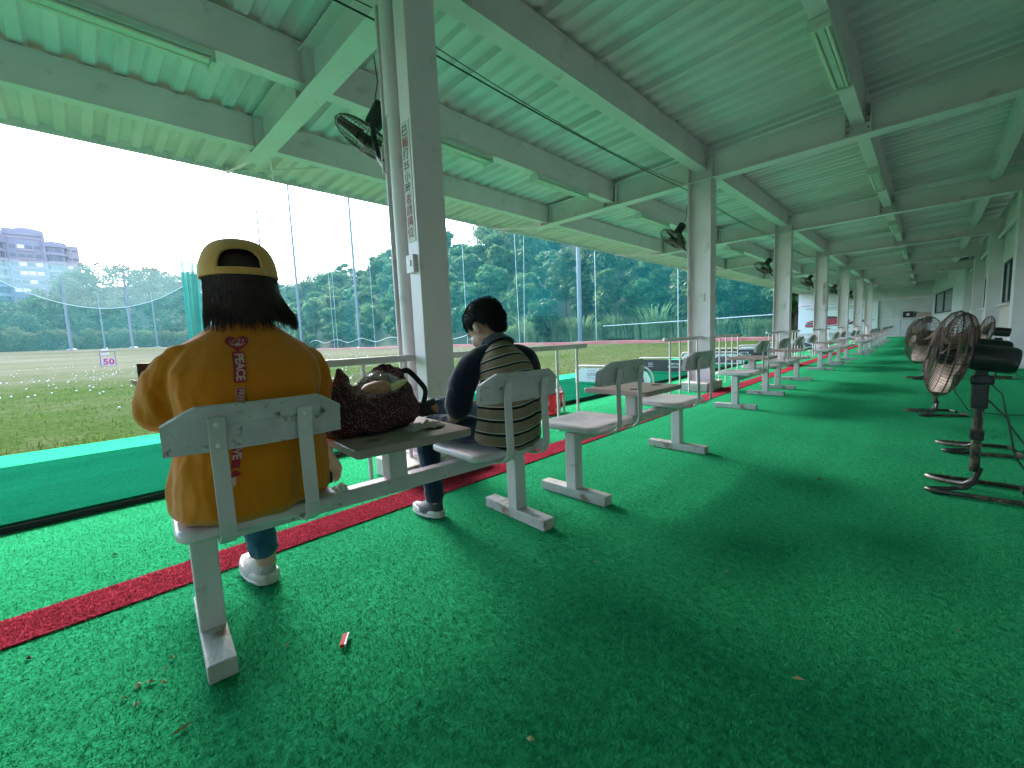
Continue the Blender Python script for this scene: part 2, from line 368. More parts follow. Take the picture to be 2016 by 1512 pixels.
# corrugated roof panels, 0.85 m wide each with ribs running across the hall
def roof_panel(W):
    pitch=W/4; prof=[]
    for k in range(4):
        b=k*pitch; prof+=[(b,0),(b+pitch*.38,0),(b+pitch*.52,.042),(b+pitch*.86,.042)]
    prof+=[(W-.012,0),(W-.012,-.022),(W-.002,-.022),(W-.002,0)]
    XR=1.5; mb=MB(); vs=[];fs=[]
    for (y,z) in prof: vs.append((XE,y,roofz(XE)+z)); vs.append((XR,y,roofz(XR)+z))
    n=len(prof)
    for i in range(n-1): fs.append((2*i,2*i+1,2*i+3,2*i+2))
    mb.add(vs,fs)
    # top skin
    mb.add([(XE,0,roofz(XE)+.06),(XR,0,roofz(XR)+.06),(XR,W,roofz(XR)+.06),(XE,W,roofz(XE)+.06)],[(0,3,2,1)])
    return mb
PW=.85; y=COLY[0]-1.2; rp0=None
while y<FY1+.2:
    if rp0 is None: rp0=roof_panel(PW).build('roof_panel',ROOF,local=True,fixn=False); o=rp0
    else: o=rp0.copy(); COL.objects.link(o)
    o.parent=SH; o.location=Vector((0,y,0))-SH.location; y+=PW
# eave trim, soffit rail and gutter
g=MB().bb(XE-.03,XE,FY0+2,FY1,roofz(XE)-.05,roofz(XE)+.10)
g.build('eave_trim',STEEL,SH)
MB().bb(-6.02,-5.98,FY0+2,FY1,roofz(-6)-.045,roofz(-6)-.002).build('soffit_rail',STEEL,SH)
# back wall: pilasters, cladding, windows
WALLM=mat('wall_cladding',(.62,.60,.60),.6,var=.12,vscale=2,bump=.05,bscale=20)
WALLP=mat('wall_board',(.60,.50,.47),.6,var=.10,vscale=3,bump=.05,bscale=20)
FRAMEM=mat('window_frame_dark',(.015,.018,.03),.4)
GLASS=bpy.data.materials.new('window_glass'); GLASS.use_nodes=True
_b=GLASS.node_tree.nodes['Principled BSDF']; _b.inputs['Base Color'].default_value=(.10,.16,.18,1); _b.inputs['Roughness'].default_value=.08; _b.inputs['Specular IOR Level'].default_value=.9
WX=1.30
for k in range(len(COLY)-1):
    yc=COLY[k]
    if yc>27.5: break
    p=MB().bb(1.06,WX-.005,yc-.20,yc+.20,0,3.115).build('pilaster',WALLM,SH)
    MB().bb(1.03,1.06,yc-.23,yc+.23,0,.12).build('plinth',CONC,SH)
    y0,y1=yc+.205,COLY[k+1]-.205
    w0,w1=yc+2.45,yc+4.55
    mb=MB(); mb.bb(WX,WX+.08,y0-.2,w0,0,3.75); mb.bb(WX,WX+.08,w1,y1+.2,0,3.75); mb.bb(WX,WX+.08,w0,w1,0,1.26); mb.bb(WX,WX+.08,w0,w1,2.28,3.75)
    mb.build('back_wall',WALLM,SH)
    n=0; yy=w0-.25
    while yy<w1+.2:
        MB().bb(WX-.012,WX-.002,yy,yy+.225,.04,1.20).build('wall_board',WALLP,SH); yy+=.232
    MB().bb(WX-.10,WX+.02,w0-.12,w1+.12,1.20,1.25).build('window_sill',PAINT,SH)
    wn=MB(); 
    for (a,b,c,d) in ((w0,w0+.05,1.262,2.278),(w1-.05,w1,1.262,2.278),(w0+.05,w1-.05,1.262,1.312),(w0+.05,w1-.05,2.228,2.278),((w0+w1)/2-.03,(w0+w1)/2+.03,1.312,2.228)): wn.bb(WX+.005,WX+.06,a,b,c,d)
    wo_=wn.build('window',FRAMEM,SH)
    for a,b in ((w0+.05,(w0+w1)/2-.03),((w0+w1)/2+.03,w1-.05)): MB().bb(WX+.03,WX+.038,a,b,1.312,2.228).build('pane',GLASS,wo_)
    MB().tube([(1.22,yc-.3,2.98),(1.20,yc+.3,2.90),(1.18,yc+1.4,2.9),(1.2,yc+4.6,2.95)],.035,8).build('wall_pipe',STEEL,SH,smooth=True)
# end wall with vertical boards and a rail
MB().bb(-7.0,1.38,FY1,FY1+.1,-.02,3.7).build('end_wall',WALLM,SH)
xx=-2.3
while xx<.1:
    MB().bb(xx,xx+.30,FY1-.03,FY1-.002,.12,1.12).build('wall_board',WALLM,SH); MB().bb(xx,xx+.30,FY1-.03,FY1-.002,1.2,2.35).build('wall_board',WALLM,SH); xx+=.345
MB().bb(-2.3,.1,FY1-.07,FY1-.03,1.12,1.19).build('wall_rail',STEEL,SH); MB().bb(-2.3,.1,FY1-.09,FY1-.03,.03,.1).build('wall_rail',STEEL,SH)
MB().bb(-7.0,1.3,FY1-.12,FY1-.0,2.42,2.55).build('wall_rail',STEEL,SH)
# the back wall bends inwards over its last two bays
ang=empty('tmp_angle',(0,0,0)); bpy.data.objects.remove(ang)
A0,A1=Vector((1.04,27.4,0)),Vector((.12,37.95,0)); dA=(A1-A0).normalized(); nA=Vector((-dA.y,dA.x,0))
def awall(name,t0,t1,z0,z1,d0,d1,m,par=None):
    L=(A1-A0).length; c=A0+dA*L*(t0+t1)/2+nA*(d0+d1)/2
    return MB().box((c.x,c.y,(z0+z1)/2),(abs(d1-d0),L*(t1-t0),z1-z0),rz=math.atan2(dA.y,dA.x)-math.pi/2).build(name,m,par or SH)
awall('back_wall',0,1,0,1.35,-.10,0,WALLM); awall('back_wall',0,1,2.55,3.7,-.10,0,WALLM); awall('back_wall',0,.27,1.352,2.548,-.10,0,WALLM); awall('back_wall',.88,1,1.352,2.548,-.10,0,WALLM)
wn=awall('window',.27,.88,1.352,1.42,-.08,-.02,FRAMEM)
for t0,t1,z0,z1 in((.27,.88,2.48,2.548),(.27,.285,1.421,2.479),(.865,.88,1.421,2.479),(.565,.585,1.421,2.479)): awall('frame_bar',t0,t1,z0,z1,-.08,-.02,FRAMEM,wn)
for t0,t1 in((.286,.564),(.586,.864)): awall('pane',t0,t1,1.421,2.479,-.06,-.05,GLASS,wn)
awall('window_sill',.22,.93,1.28,1.34,.001,.08,PAINT)
# far (unseen) end closing the hall behind the camera
MB().bb(-2.4,1.38,FY0-.1,FY0,-.02,3.7).build('end_wall',WALLM,SH)
# ------------------------------------------------------------------ bench sets: two seats and a table on one beam
def rrect(w,d,r,n=5):
    pts=[]
    for cx,cy,a0 in ((w/2-r,d/2-r,0),(-w/2+r,d/2-r,90),(-w/2+r,-d/2+r,180),(w/2-r,-d/2+r,270)):
        for k in range(n+1): a=R(a0+90*k/n); pts.append((cx+r*math.cos(a),cy+r*math.sin(a)))
    return pts
def slab_rounded(w,d,r,z0,z1,e=.010,dish=0):
    mb=MB(); P=rrect(w,d,r)
    def ring(s,z): return [Vector((x*(1-2*s/w),y*(1-2*s/d),z)) for x,y in P]
    rings=[ring(e,z0),ring(0,z0+e),ring(0,z1-e),ring(e*.4,z1-e*.3),ring(e,z1)]
    for k in range(1,7):
        f=k/7; s=e+(min(w,d)/2-e)*f*.96; rr=1-f
        zz=z1-dish*math.exp(-((rr-.0)/.62)**4)*(1+.0*rr)
        rings.append([Vector((x*(1-2*s/w),y*(1-2*s/d),zz)) for x,y in P])
    mb.loft(rings); return mb
def bench_set():
    root=empty('bench_set',(0,0,0))
    for s in(-1,1):
        y=.64*s
        p=MB().box((0,y,.2105),(.068,.068,.319)).build('post',PAINT,root,bevel=.006,local=True)
        f=MB().box((.0,y,.0275),(.45,.07,.053)).build('foot',FOOTM,p,bevel=.005,local=True)
    MB().box((0,0,.342),(.055,1.208,.06)).build('beam',CHIP,root,bevel=.006,local=True)
    for s in(-1,1):
        yc=.49*s
        st=slab_rounded(.40,.43,.05,.385,.421,dish=.010); st.v=[(a-.01,b+yc,c) for a,b,c in st.v]
        so=st.build('seat',SEATP,root,smooth=True,local=True)
        MB().box((.0,yc,.3785),(.22,.26,.011)).build('seat_plate',PAINT,so,local=True)
        # backrest: curved board with clipped upper corners
        mb=MB(); rings=[]
        prof=[(-.218,.0),(-.218,.068),(-.205,.092),(-.150,.122)]
        ys=np.linspace(-.218,.218,25)
        for yy in ys:
            a=abs(yy); top=.124 if a<.150 else .124-(a-.150)*.62
            bend=-.75*yy*yy     # ends come forward towards the sitter
            x0=.262+bend
            def X(z): return x0+.10*(z)+ (.05*max(0,z-.07))
            col=[Vector((X(0),yy+yc,.642)),Vector((X(.066)+.001,yy+yc,.642+.066)),Vector((X(.07)+.004,yy+yc,.642+.071)),Vector((X(top)+.006,yy+yc,.642+top-.005)),Vector((X(top)-.002,yy+yc,.642+top)),Vector((X(top)-.018,yy+yc,.642+top-.002)),Vector((X(top)-.026,yy+yc,.642+top-.012)),Vector((X(0)-.024,yy+yc,.642+.004))]
            rings.append(col)
        mb.loft(rings); bk_=mb.build('backrest',CHIP,root,smooth=True,local=True); bk_.data.set_sharp_from_angle(angle=R(14))
        for t in(-1,1):
            ys_=yc+t*.105; bx=.268-.75*(.105**2)+.004
            path=[(.05,.381),(.14,.379),(.195,.380),(.235,.389),(.262,.412),(.272,.45),(.270,.52),(.268,.60),(bx+.003,.645),(bx+.012,.708),(bx+.019,.735)]
            mb=MB(); rg=[]
            for i,(x,z) in enumerate(path):
                a=path[max(i-1,0)]; b=path[min(i+1,len(path)-1)]; tx,tz=b[0]-a[0],b[1]-a[1]; l=math.hypot(tx,tz); nx,nz=tz/l,-tx/l
                rg.append([Vector((x+nx*.0035,ys_-.019,z+nz*.0035)),Vector((x+nx*.0035,ys_+.019,z+nz*.0035)),Vector((x-nx*.0035,ys_+.019,z-nz*.0035)),Vector((x-nx*.0035,ys_-.019,z-nz*.0035))])
            mb.loft(rg); sp=mb.build('strap',PAINT,root,bevel=.0012,seg=1,local=True)
            for bz,bxx in((.66,bx+.0085),(.715,bx+.0175)): MB().ell((bxx,ys_,bz),(.004,.0075,.0075),8,6).build('bolt',STEEL,sp,smooth=True,local=True)
    # table with two cup holes
    tm=slab_rounded(.46,.46,.018,.53,.56,e=.004)
    me=baked(tm,None,0,0); tob=bpy.data.objects.new('t',me); COL.objects.link(tob)
    for hx,hy in((.10,-.13),(.10,.13)):
        cme=MB().lathe([(.040,.50),(.040,.60)],24,(hx,hy,0)).build('c',DARK,local=True)
        md=tob.modifiers.new('b','BOOLEAN'); md.operation='DIFFERENCE'; md.object=cme; md.solver='EXACT'
    dg=bpy.context.evaluated_depsgraph_get(); dg.update()
    me2=bpy.data.meshes.new_from_object(tob.evaluated_get(dg))
    for o in [x for x in COL.objects if x.name.startswith('c') and x.type=='MESH' and x.name in('c','c.001')]: bpy.data.objects.remove(o)
    bpy.data.objects.remove(tob)
    me2.materials.clear(); me2.materials.append(TABLE); me2.name='table'
    to=bpy.data.objects.new('table',me2); COL.objects.link(to); to.parent=root
    for hx,hy in((.10,-.13),(.10,.13)):
        MB().lathe([(.0415,.5275),(.0415,.538),(.0385,.538),(.0385,.531)],24,(hx,hy,0)).build('cup_holder',DARK,to,smooth=True,local=True)
    MB().box((0,0,.4505),(.075,.075,.155)).build('table_post',PAINT,to,bevel=.006,local=True)
    return root
B0=bench_set()
BEN=[(-1.515,.845,-5.0,'white bench set nearest the camera, a woman and a boy sitting on it'),
(-1.375,2.53,-2.0,'empty white bench set with brown table just beyond the sitting boy'),
(-1.56,5.89,0,'third white bench set along the row, just short of the second column'),
(-1.58,7.92,0,'fourth white bench set along the row, just past the second column'),
(-1.575,11.38,0,'fifth white bench set along the row from the camera'),
(-1.50,13.34,0,'sixth white bench set along the row from the camera'),
(-1.43,16.98,0,'seventh white bench set along the row, its feet nearest the aisle'),
(-1.45,18.95,0,'eighth white bench set along the row from the camera'),
(-1.52,22.9,0,'ninth white bench set, small and far along the row'),
(-1.55,25.2,0,'tenth white bench set, small and far along the row'),
(-1.62,28.3,0,'eleventh white bench set, second from the far end wall'),
(-1.66,30.6,0,'last white bench set of the row, closest to the end wall')]
for i,(x,y,rz,lab) in enumerate(BEN):
    o=B0 if i==0 else copy_tree(B0)
    o.location=(x,y,.0005); o.rotation_euler=(0,0,R(rz)); tag(o,lab,'bench','bench sets along the red strip')
# ------------------------------------------------------------------ hand rails at the columns
def rail_set():
    root=empty('hand_rail',(0,0,0))
    for a,b in((-1.27,-.013),(.013,1.95)):
        t=MB().box((0,(a+b)/2,.805),(.055,b-a,.045)).build('top_rail',PAINT,root,bevel=.008,local=True)
    for oy in(-1.13,-.80,-.47,-.17,.48,.82,1.15,1.48,1.80):
        MB().tube([(0,oy,.001),(0,oy,.783)],.0135,10).build('baluster',PAINT,root,smooth=True,local=True)
    MB().ell((0,-1.285,.805),(.03,.022,.03),12,8).build('end_cap',PAINT,root,smooth=True,local=True)
    return root
r0=rail_set(); words=['beside the near column behind the woman and boy','at the second column','at the third column','at the fourth column','at the fifth column, far along the hall','at the sixth column, far along the hall','at the farthest column']
for i,yc in enumerate(COLY[2:9]):
    o=r0 if i==0 else copy_tree(r0)
    o.location=(-2.52,yc,0); tag(o,'white metal hand rail with thin uprights '+words[i],'railing','hand rails at the columns')
# ------------------------------------------------------------------ hitting mats with rubber edge
m0=None
ORD=['nearest','second','third','fourth','fifth','sixth','seventh','eighth','ninth','tenth','eleventh','twelfth','thirteenth','fourteenth','fifteenth','sixteenth','seventeenth']
for k in range(-1,16):
    y0=-.65+2.35*k
    if m0 is None:
        m0=MB().bb(-5.29,-3.405,.006,2.344,.001,.034).build('hitting_mat',RUBBER,bevel=.004,local=True)
        tp=MB().bb(-5.285,-3.425,.010,2.340,.0345,.048).build('turf_top',MATG,local=True); tp.parent=m0; o=m0
    else: o=copy_tree(m0)
    o.location=(0,y0,0)
    tag(o,'dark green hitting mat with black rubber edge, '+ORD[k+1]+' from the camera','mat','hitting mats along the field side')
# ------------------------------------------------------------------ bay dividers with printed boards
WHITEB=mat('printed_board_white',(.70,.72,.74),.35); NAVY=mat('printed_board_navy',(.018,.022,.035),.35); GREYINK=mat('grey_ink',(.12,.13,.14),.5); WINK=mat('white_ink',(.8,.8,.8),.5); CARK=mat('dark_print',(.10,.09,.12),.4)
DX0,DX1=-4.62,-3.12
def divider(y, dark, lab):
    root=empty('bay_divider',((DX0+DX1)/2,y,.048)); r=.09; h0,h1=.06,.37
    path=[(DX0,y,.05),(DX0,y,h1-r)]+[(DX0+r-r*math.cos(R(a)),y,h1-r+r*math.sin(R(a))) for a in(20,40,60,80,90)]+[(DX1-.20,y,h1)]+[(DX1-.20+.20*math.sin(R(a)),y,h1-.20+.20*math.cos(R(a))) for a in(15,30,45,60,75,90)]+[(DX1,y,.001)]
    MB().tube(path,.016,8).build('frame',PAINT,root,smooth=True)
    P=[(DX0+.03,h0+.02),(DX1-.05,h0+.02),(DX1-.05,h1-.20),(DX1-.10,h1-.10),(DX1-.20,h1-.04),(DX0+.10,h1-.04),(DX0+.03,h1-.10)]
    bo=MB().prism(P,'y',y-.005,y+.005).build('board',NAVY if dark else WHITEB,root)
    yy=y-.0075
    def T(b,s,x,z,m,**k): text_obj('lettering',b,s,m,frame((x,yy,z),(1,0,0),(0,0,1)),bo,**k)
    if dark:
        T('INFINITI',.036,DX0+.30,.185,WINK,bold=.0004)
        lg=MB().tube([(DX0+.30+.045*math.sin(t)*(.55+.45*abs(math.sin(t))),yy,.245+.022*math.sin(2*t)*1.0) for t in np.linspace(.15,2*math.pi-.15,30)],.005,5)
        lg.build('emblem',WINK,bo)
        T('原廠汽車',.055,DX0+.86,.235,WINK,bold=.001); T('豪華休旅 唯一選擇',.040,DX0+.86,.175,WINK,bold=.0006)
    else:
        T('THE ALL NEW',.026,DX0+.34,.285,GREYINK); T('QX50',.082,DX0+.34,.215,GREYINK); T('INFINITI CROSSOVER',.024,DX0+.34,.15,GREYINK)
        c=[(0,0),(.02,.07),(.12,.10),(.2,.155),(.42,.16),(.55,.10),(.62,.07),(.63,0)]
        MB().prism([(DX0+.72+a,.11+b) for a,b in c],'y',yy-.001,yy).build('car_print',CARK,bo)
    tag(root,lab,'divider','bay dividers'); return root
DV=[(4.05,0,'white bay divider board behind the boy with a red ball basket leaning on it'),(6.40,0,'white bay divider board with large grey letters behind the empty bench'),(8.75,1,'dark navy bay divider board with white emblem and lettering'),(11.1,0,'white bay divider board with dark car print, just past the second column'),(13.45,1,'dark bay divider board with white lettering past the second column'),(15.8,0,'pale bay divider, sixth along the field side'),(18.15,1,'dark bay divider, seventh along the field side'),(20.5,0,'pale bay divider, small and far along the field side'),(25.2,0,'farthest pale bay divider near the end wall')]
for y,d,l in DV: divider(y,d,l)
# red ball basket with lattice sides
RED=mat('red_plastic',(.55,.015,.035),.35)
def basket():
    root=empty('ball_basket',(-3.215,3.83,.003)); tag(root,'red plastic lattice ball basket standing beside the bay divider','basket')
    cx,cy=root.location.x,root.location.y
    def ring(z,s): return [(cx+a*s,cy+b*s) for a,b in rrect(.34,.26,.05,4)]
    zs=[.012,.06,.11,.16,.21,.25]
    mb=MB()
    for i,z in enumerate(zs):
        s=.82+.18*i/5; P=ring(z,s); mb.tube([(a,b,z) for a,b in P]+[(P[0][0],P[0][1],z)],.010 if i in(0,5) else .004,6)
    n=len(ring(0,1))
    mb.build('rim_and_bands',RED,root,smooth=True)
    mb=MB()
    A=[(a*.82,b*.82) for a,b in rrect(.34,.26,.05,4)]
    pts=[]
    per=44
    import itertools
    P=rrect(.34,.26,.05,4); L=[0]
    for i in range(len(P)): L.append(L[-1]+math.dist(P[i],P[(i+1)%len(P)]))
    for k in range(per):
        t=L[-1]*k/per; i=max(j for j in range(len(P)) if L[j]<=t); f=(t-L[i])/max(1e-6,L[i+1]-L[i]); q=P[(i+1)%len(P)]
        x=P[i][0]+(q[0]-P[i][0])*f; y=P[i][1]+(q[1]-P[i][1])*f
        mb.tube([(cx+x*.82,cy+y*.82,.012),(cx+x,cy+y,.25)],.0055,5)
    mb.build('lattice',RED,root)
    mb=MB(); mb.prism([(cx+a*.82,cy+b*.82) for a,b in P],'z',.003,.010); mb.build('base',RED,root)
    mb=MB(); mb.tube([(cx-.17,cy,.25),(cx-.15,cy-.10,.28),(cx,cy-.13,.29),(cx+.15,cy-.10,.28),(cx+.17,cy,.25)],.007,6); mb.build('handle',RED,root,smooth=True)
basket()
# ------------------------------------------------------------------ fluorescent battens under the purlins
TUBE=mat('unlit_tube',(.72,.70,.58),.25); LBODY=mat('batten_body',(.60,.61,.57),.4,var=.08)
def batten():
    root=empty('fluorescent_light',(0,0,0))
    MB().box((0,0,-.03),(.15,1.24,.05)).box((0,0,-.064),(.05,1.24,.02)).build('body',LBODY,root,bevel=.004,local=True)
    for s in(-1,1):
        MB().tube([(s*.045,-.585,-.072),(s*.045,.585,-.072)],.014,10).build('tube_lamp',TUBE,root,smooth=True,local=True)
        MB().box((0,s*.605,-.078),(.16,.03,.046)).build('end_holder',LBODY,root,bevel=.003,local=True)
    return root
bt=batten(); first=True
LT=[(-4.05,.35),(-4.05,3.25),(-4.05,5.35),(-4.05,8.35),(-4.05,10.2),(-4.05,13.4),(-4.05,18.4),(-.70,4.85),(-.70,9.35),(-.70,14.2),(-.70,19.2),(-.70,24.3)]
lw=['over the woman, upper left','left of the pair beside the near column','right of the pair beside the near column','just behind the second column wall fan, nearer','just behind the second column wall fan, farther','beyond the third column on the field side','small and far on the field side','nearest on the aisle side, top right','second on the aisle side','third on the aisle side','fourth on the aisle side','fifth and farthest on the aisle side']
for (x,y),wd in zip(LT,lw):
    o=bt if first else copy_tree(bt); first=False
    zt=roofz(x)-.022; zb=max(zt-(.34 if x<-2 else .40),3.15)
    o.location=(x,y,zb-.001); tag(o,'unlit twin tube ceiling light '+wd,'ceiling light','ceiling lights under the purlins')
# ------------------------------------------------------------------ cable along the columns
WIRE=mat('dark_cable',(.02,.025,.025),.5)
for dz,dx,nm in((0,0,'thick'),(.10,.02,'thin')):
    pts=[]
    for k in range(len(COLY)-1):
        a,b=COLY[k],COLY[k+1]
        for t in np.linspace(0,1,10)[:-1]: pts.append((-2.76+dx,a+(b-a)*t,3.085+dz*.6-(.05 if nm=='thick' else .11)*4*t*(1-t)))
    c=MB().tube(pts,.007 if nm=='thick' else .004,6).build('overhead_cable',WIRE,smooth=True)
    tag(c,f'{nm} dark cable strung from column to column below the roof','cable')
# ------------------------------------------------------------------ fans
CAGE=mat('rusty_cage',(.10,.055,.04),.5,metal=.3,var=.4,vscale=20); BLADE=mat('fan_blade',(.42,.27,.19),.4,var=.2,vscale=6,metal=.2); DBLADE=mat('dark_blade',(.10,.05,.045),.35,var=.2,vscale=6)
TUBEM=mat('black_tube',(.02,.018,.016),.3,dirt=(.25,.18,.12),dscale=14,dlo=.50,dhi=.66)
def fan_cage(rad, dep, wires, wr):
    mb=MB()
    prof=[(.16,.5),(.45,.47),(.75,.36),(.93,.2),(1.0,0)]
    for s in(1,-1):
        for k in range(wires):
            a=2*math.pi*k/wires; b=a+.0
            mb.tube([(math.cos(a+.10*(1-q))*rad*q,math.sin(a+.10*(1-q))*rad*q,s*dep*z) for q,z in prof],wr,4,cap=False)
        for q,z in prof+[(.6,.425)]:
            rr=wr*(2.2 if q==1 else 1.2)
            mb.tube([(rad*q*math.cos(2*math.pi*j/40),rad*q*math.sin(2*math.pi*j/40),s*dep*z) for j in range(41)],rr,4,cap=False)
    mb.lathe([(.17*rad,dep*.49),(.17*rad,dep*.53),(.02,dep*.55)],18)
    return mb
def fan_blades(rad, n=3):
    mb=MB()
    for k in range(n):
        a0=2*math.pi*k/n; rings=[]
        for i in range(9):
            q=.14+.76*i/8; wdt=(.32+.75*math.sin(math.pi*min(1,(i+1.0)/9.5))**.8)*.55
            a=a0+.25*q; row=[]
            for j in range(7):
                t=(j/6-.5); ang=a+t*wdt*1.5; row.append(Vector((rad*q*math.cos(ang),rad*q*math.sin(ang),-t*.085*(1-.3*q)+.012*(1-4*t*t))))
            rings.append(row)
        n0=len(mb.v); vs=[p for r in rings for p in r]; fs=[(i*7+j,i*7+j+1,(i+1)*7+j+1,(i+1)*7+j) for i in range(8) for j in range(6)]
        mb.add(vs,fs)
    return mb
def head(root,rad,dep,wires,wr,org,normal,spin,blade,motor_len,motor_r):
    n=Vector(normal).normalized(); q=n.to_track_quat('Z','Y').to_matrix().to_4x4(); M4=Matrix.Translation(org)@q
    def put(mb,name,m,sm=False,local=True):
        mb.v=[tuple(M4@Vector(p)) for p in mb.v]; return mb.build(name,m,root,smooth=sm,local=True,fixn=False)
    put(fan_cage(rad,dep,wires,wr),'cage',CAGE)
    b=fan_blades(rad); rz=Matrix.Rotation(spin,4,'Z'); b.v=[tuple(rz@Vector(p)) for p in b.v]
    put(b,'blades',blade,True)
    put(MB().lathe([(.03,-.03),(.055,-.02),(.055,.03),(.03,.045)],16),'hub',BLACK,True)
    put(MB().lathe([(motor_r*.5,-dep*.52),(motor_r*.92,-dep*.56),(motor_r,-dep*.7),(motor_r,-dep*.56-motor_len*.9),(motor_r*.9,-dep*.56-motor_len),(motor_r*.3,-dep*.56-motor_len-.005)],20),'motor',BLACK,True)
    return M4
def wall_fan():
    root=empty('wall_fan',(0,0,0))   # origin: on the column's field-side flange
    org=Vector((-.21,-.03,.16)); nrm=Vector((-.48,-.33,-.81)).normalized()
    head(root,.225,.17,44,.0016,org,nrm,.6,DBLADE,.16,.06)
    back=org-nrm*.15
    MB().tube([(0,-.02,-.06),(-.04,-.04,-.02),(-.06,-.05,.10),(-.09,-.04,.22),tuple(back)],.018,8).build('arm',BLACK,root,smooth=True,local=True)
    MB().box((.0,.0,-.05),(.012,.08,.17)).tube([(-.006,-.01,-.10),(-.05,-.03,-.03)],.016,10).build('bracket',PAINT,root,bevel=.003,local=True)
    MB().tube([tuple(back-nrm*.05),(-.05,-.03,.36),(-.0,-.03,.45),(.01,-.05,.60)],.004,5).build('cord',WIRE,root,smooth=True,local=True)
    return root
wf=wall_fan(); fw=['the near column','the second column','the third column','the fourth column','the fifth column','the sixth column, farthest in view']
for i,yc in enumerate(COLY[2:8]):
    o=wf if i==0 else copy_tree(wf)
    o.location=(-2.70,yc-.09,2.20); tag(o,'dark wall fan with round wire cage tilted down on '+fw[i],'fan','wall fans on the columns')
def floor_fan(sx=1):
    root=empty('floor_fan',(0,0,0))
    bp=[]
    # base: a tube bent into two loops (long sides towards the aisle)
    def loop(y,sgn):
        return [(0.02,0,.13),(.0,sgn*.02,.055),(-.03,sgn*.04,.025),(-.10,y*.55,.016),(-.155,y*.80,.016),(-.172,y*.92,.016),(-.160,y,.016),(-.12,y*1.03,.016),(.0,y*1.02,.016),(.12,y*1.0,.016),(.175,y*.96,.016),(.185,y*.85,.016),(.185,y*.3,.016)]
    MB().tube(loop(-.15,-1),.0125,8).build('base_tube',TUBEM,root,smooth=True,local=True)
    MB().tube(loop(.15,1),.0125,8).build('base_tube',TUBEM,root,smooth=True,local=True)
    MB().tube([(.0,0,.11),(0,0,.40)],.020,12).build('lower_pole',TUBEM,root,smooth=True,local=True)
    MB().tube([(0,0,.36),(0,0,.47)],.015,10).build('upper_pole',BLACK,root,smooth=True,local=True)
    MB().box((0,0,.305),(.05,.05,.05)).tube([(0,-.02,.305),(0,-.05,.305)],.009,8).build('clamp_knob',BLACK,root,bevel=.004,local=True)
    MB().box((.0,0,.51),(.062,.055,.13)).build('switch_housing',BLACK,root,bevel=.008,local=True)
    MB().box((.005,0,.592),(.085,.05,.05)).build('tilt_joint',BLACK,root,bevel=.012,local=True)
    nrm=(-.98,-.10,.16); n=Vector(nrm).normalized()
    org=Vector((.0,0,.705))+n*.125
    head(root,.228,.15,72,.0013,org,nrm,.35,BLADE,.16,.066)
    MB().tube([(.03,0,.49),(.10,-.02,.40),(.13,-.03,.22),(.22,-.06,.05),(.45,-.06,.012),(.80,-.02,.008)],.0045,6).build('power_cord',WIRE,root,smooth=True,local=True)
    return root
ff=floor_fan(); FF=[(.205,3.22,0,'big rusty pedestal fan with black motor, nearest at the right edge'),(.27,4.25,6,'pedestal fan whose head hides behind the nearest fan, double loop base'),(.08,5.78,24,'pedestal fan with peach blades, left of the nearest fan'),(-.02,9.35,20,'smaller looking pedestal fan farthest left in the fan group'),(.76,9.7,-4,'far pedestal fan by the back wall, seen above the nearest motor')]
for i,(x,y,rz,lab) in enumerate(FF):
    o=ff if i==0 else copy_tree(ff)
    o.location=(x,y,.0005); o.rotation_euler=(0,0,R(rz)); tag(o,lab,'fan','pedestal fans in the aisle')
# ------------------------------------------------------------------ far end: advert banner, shelf clutter
BANM=mat('banner_vinyl',(.74,.75,.76),.4,var=.03,vscale=1); CARR=mat('banner_red',(.45,.02,.06),.4); CARD=mat('banner_dark',(.05,.05,.07),.4); CARL=mat('banner_light',(.75,.62,.64),.4); BROWNP=mat('banner_brown',(.42,.36,.33),.5)
bn=empty('advert_banner',(-4.6,FY1-.20,.35)); tag(bn,'large white advert banner with a red car print on the end wall','banner')
by=FY1-.15
sh=MB().bb(-6.9,-2.45,by,by+.02,.40,2.38).build('sheet',BANM,bn)
def pr(name,P,m,d): MB().prism([(a,b) for a,b in P],'y',by-d,by-d+.002).build(name,m,sh)
X0,Z0=-6.55,.98
def car(P): return [(X0+a,Z0+b) for a,b in P]
pr('car_body_print',car([(0,.05),(.05,-.06),(.7,-.10),(1.5,-.02),(2.6,.10),(2.62,.30),(2.3,.46),(1.75,.60),(1.25,.62),(.95,.50),(.45,.36),(.12,.26)]),CARR,.004)
pr('car_window_print',car([(.98,.49),(1.27,.60),(1.75,.58),(2.15,.45),(1.5,.42)]),CARD,.008)
pr('car_grille_print',car([(.06,.06),(.12,.20),(.52,.24),(.56,.10),(.35,.03)]),CARL,.008); pr('car_grille_print',car([(.10,.07),(.15,.18),(.49,.215),(.52,.11),(.34,.05)]),CARD,.012)
pr('car_lamp_print',car([(.68,.28),(1.0,.40),(1.05,.36),(.85,.28)]),CARL,.008)
pr('car_shadow_print',car([(.02,.0),(.06,-.12),(.9,-.16),(2.7,-.02),(4.0,.22),(2.9,.28),(2.6,.10),(1.6,-.06),(.8,-.10)]),CARD,.003)
pr('headline_print',[(-6.5,2.16),(-3.2,2.16),(-3.2,2.24),(-6.5,2.24)],BROWNP,.004); pr('headline_print',[(-6.2,2.04),(-3.6,2.04),(-3.6,2.10),(-6.2,2.10)],BROWNP,.004)
text_obj('lettering','INFINITI',.10,GREYINK,frame((-4.75,by-.005,.62),(1,0,0),(0,0,1)),sh)
BOXM=mat('cardboard',(.42,.30,.22),.8,var=.1)
def onebox(name,b,m,lab,cat,bev=.01):
    o=MB().bb(*b).build(name,m,bevel=bev); tag(o,lab,cat); return o
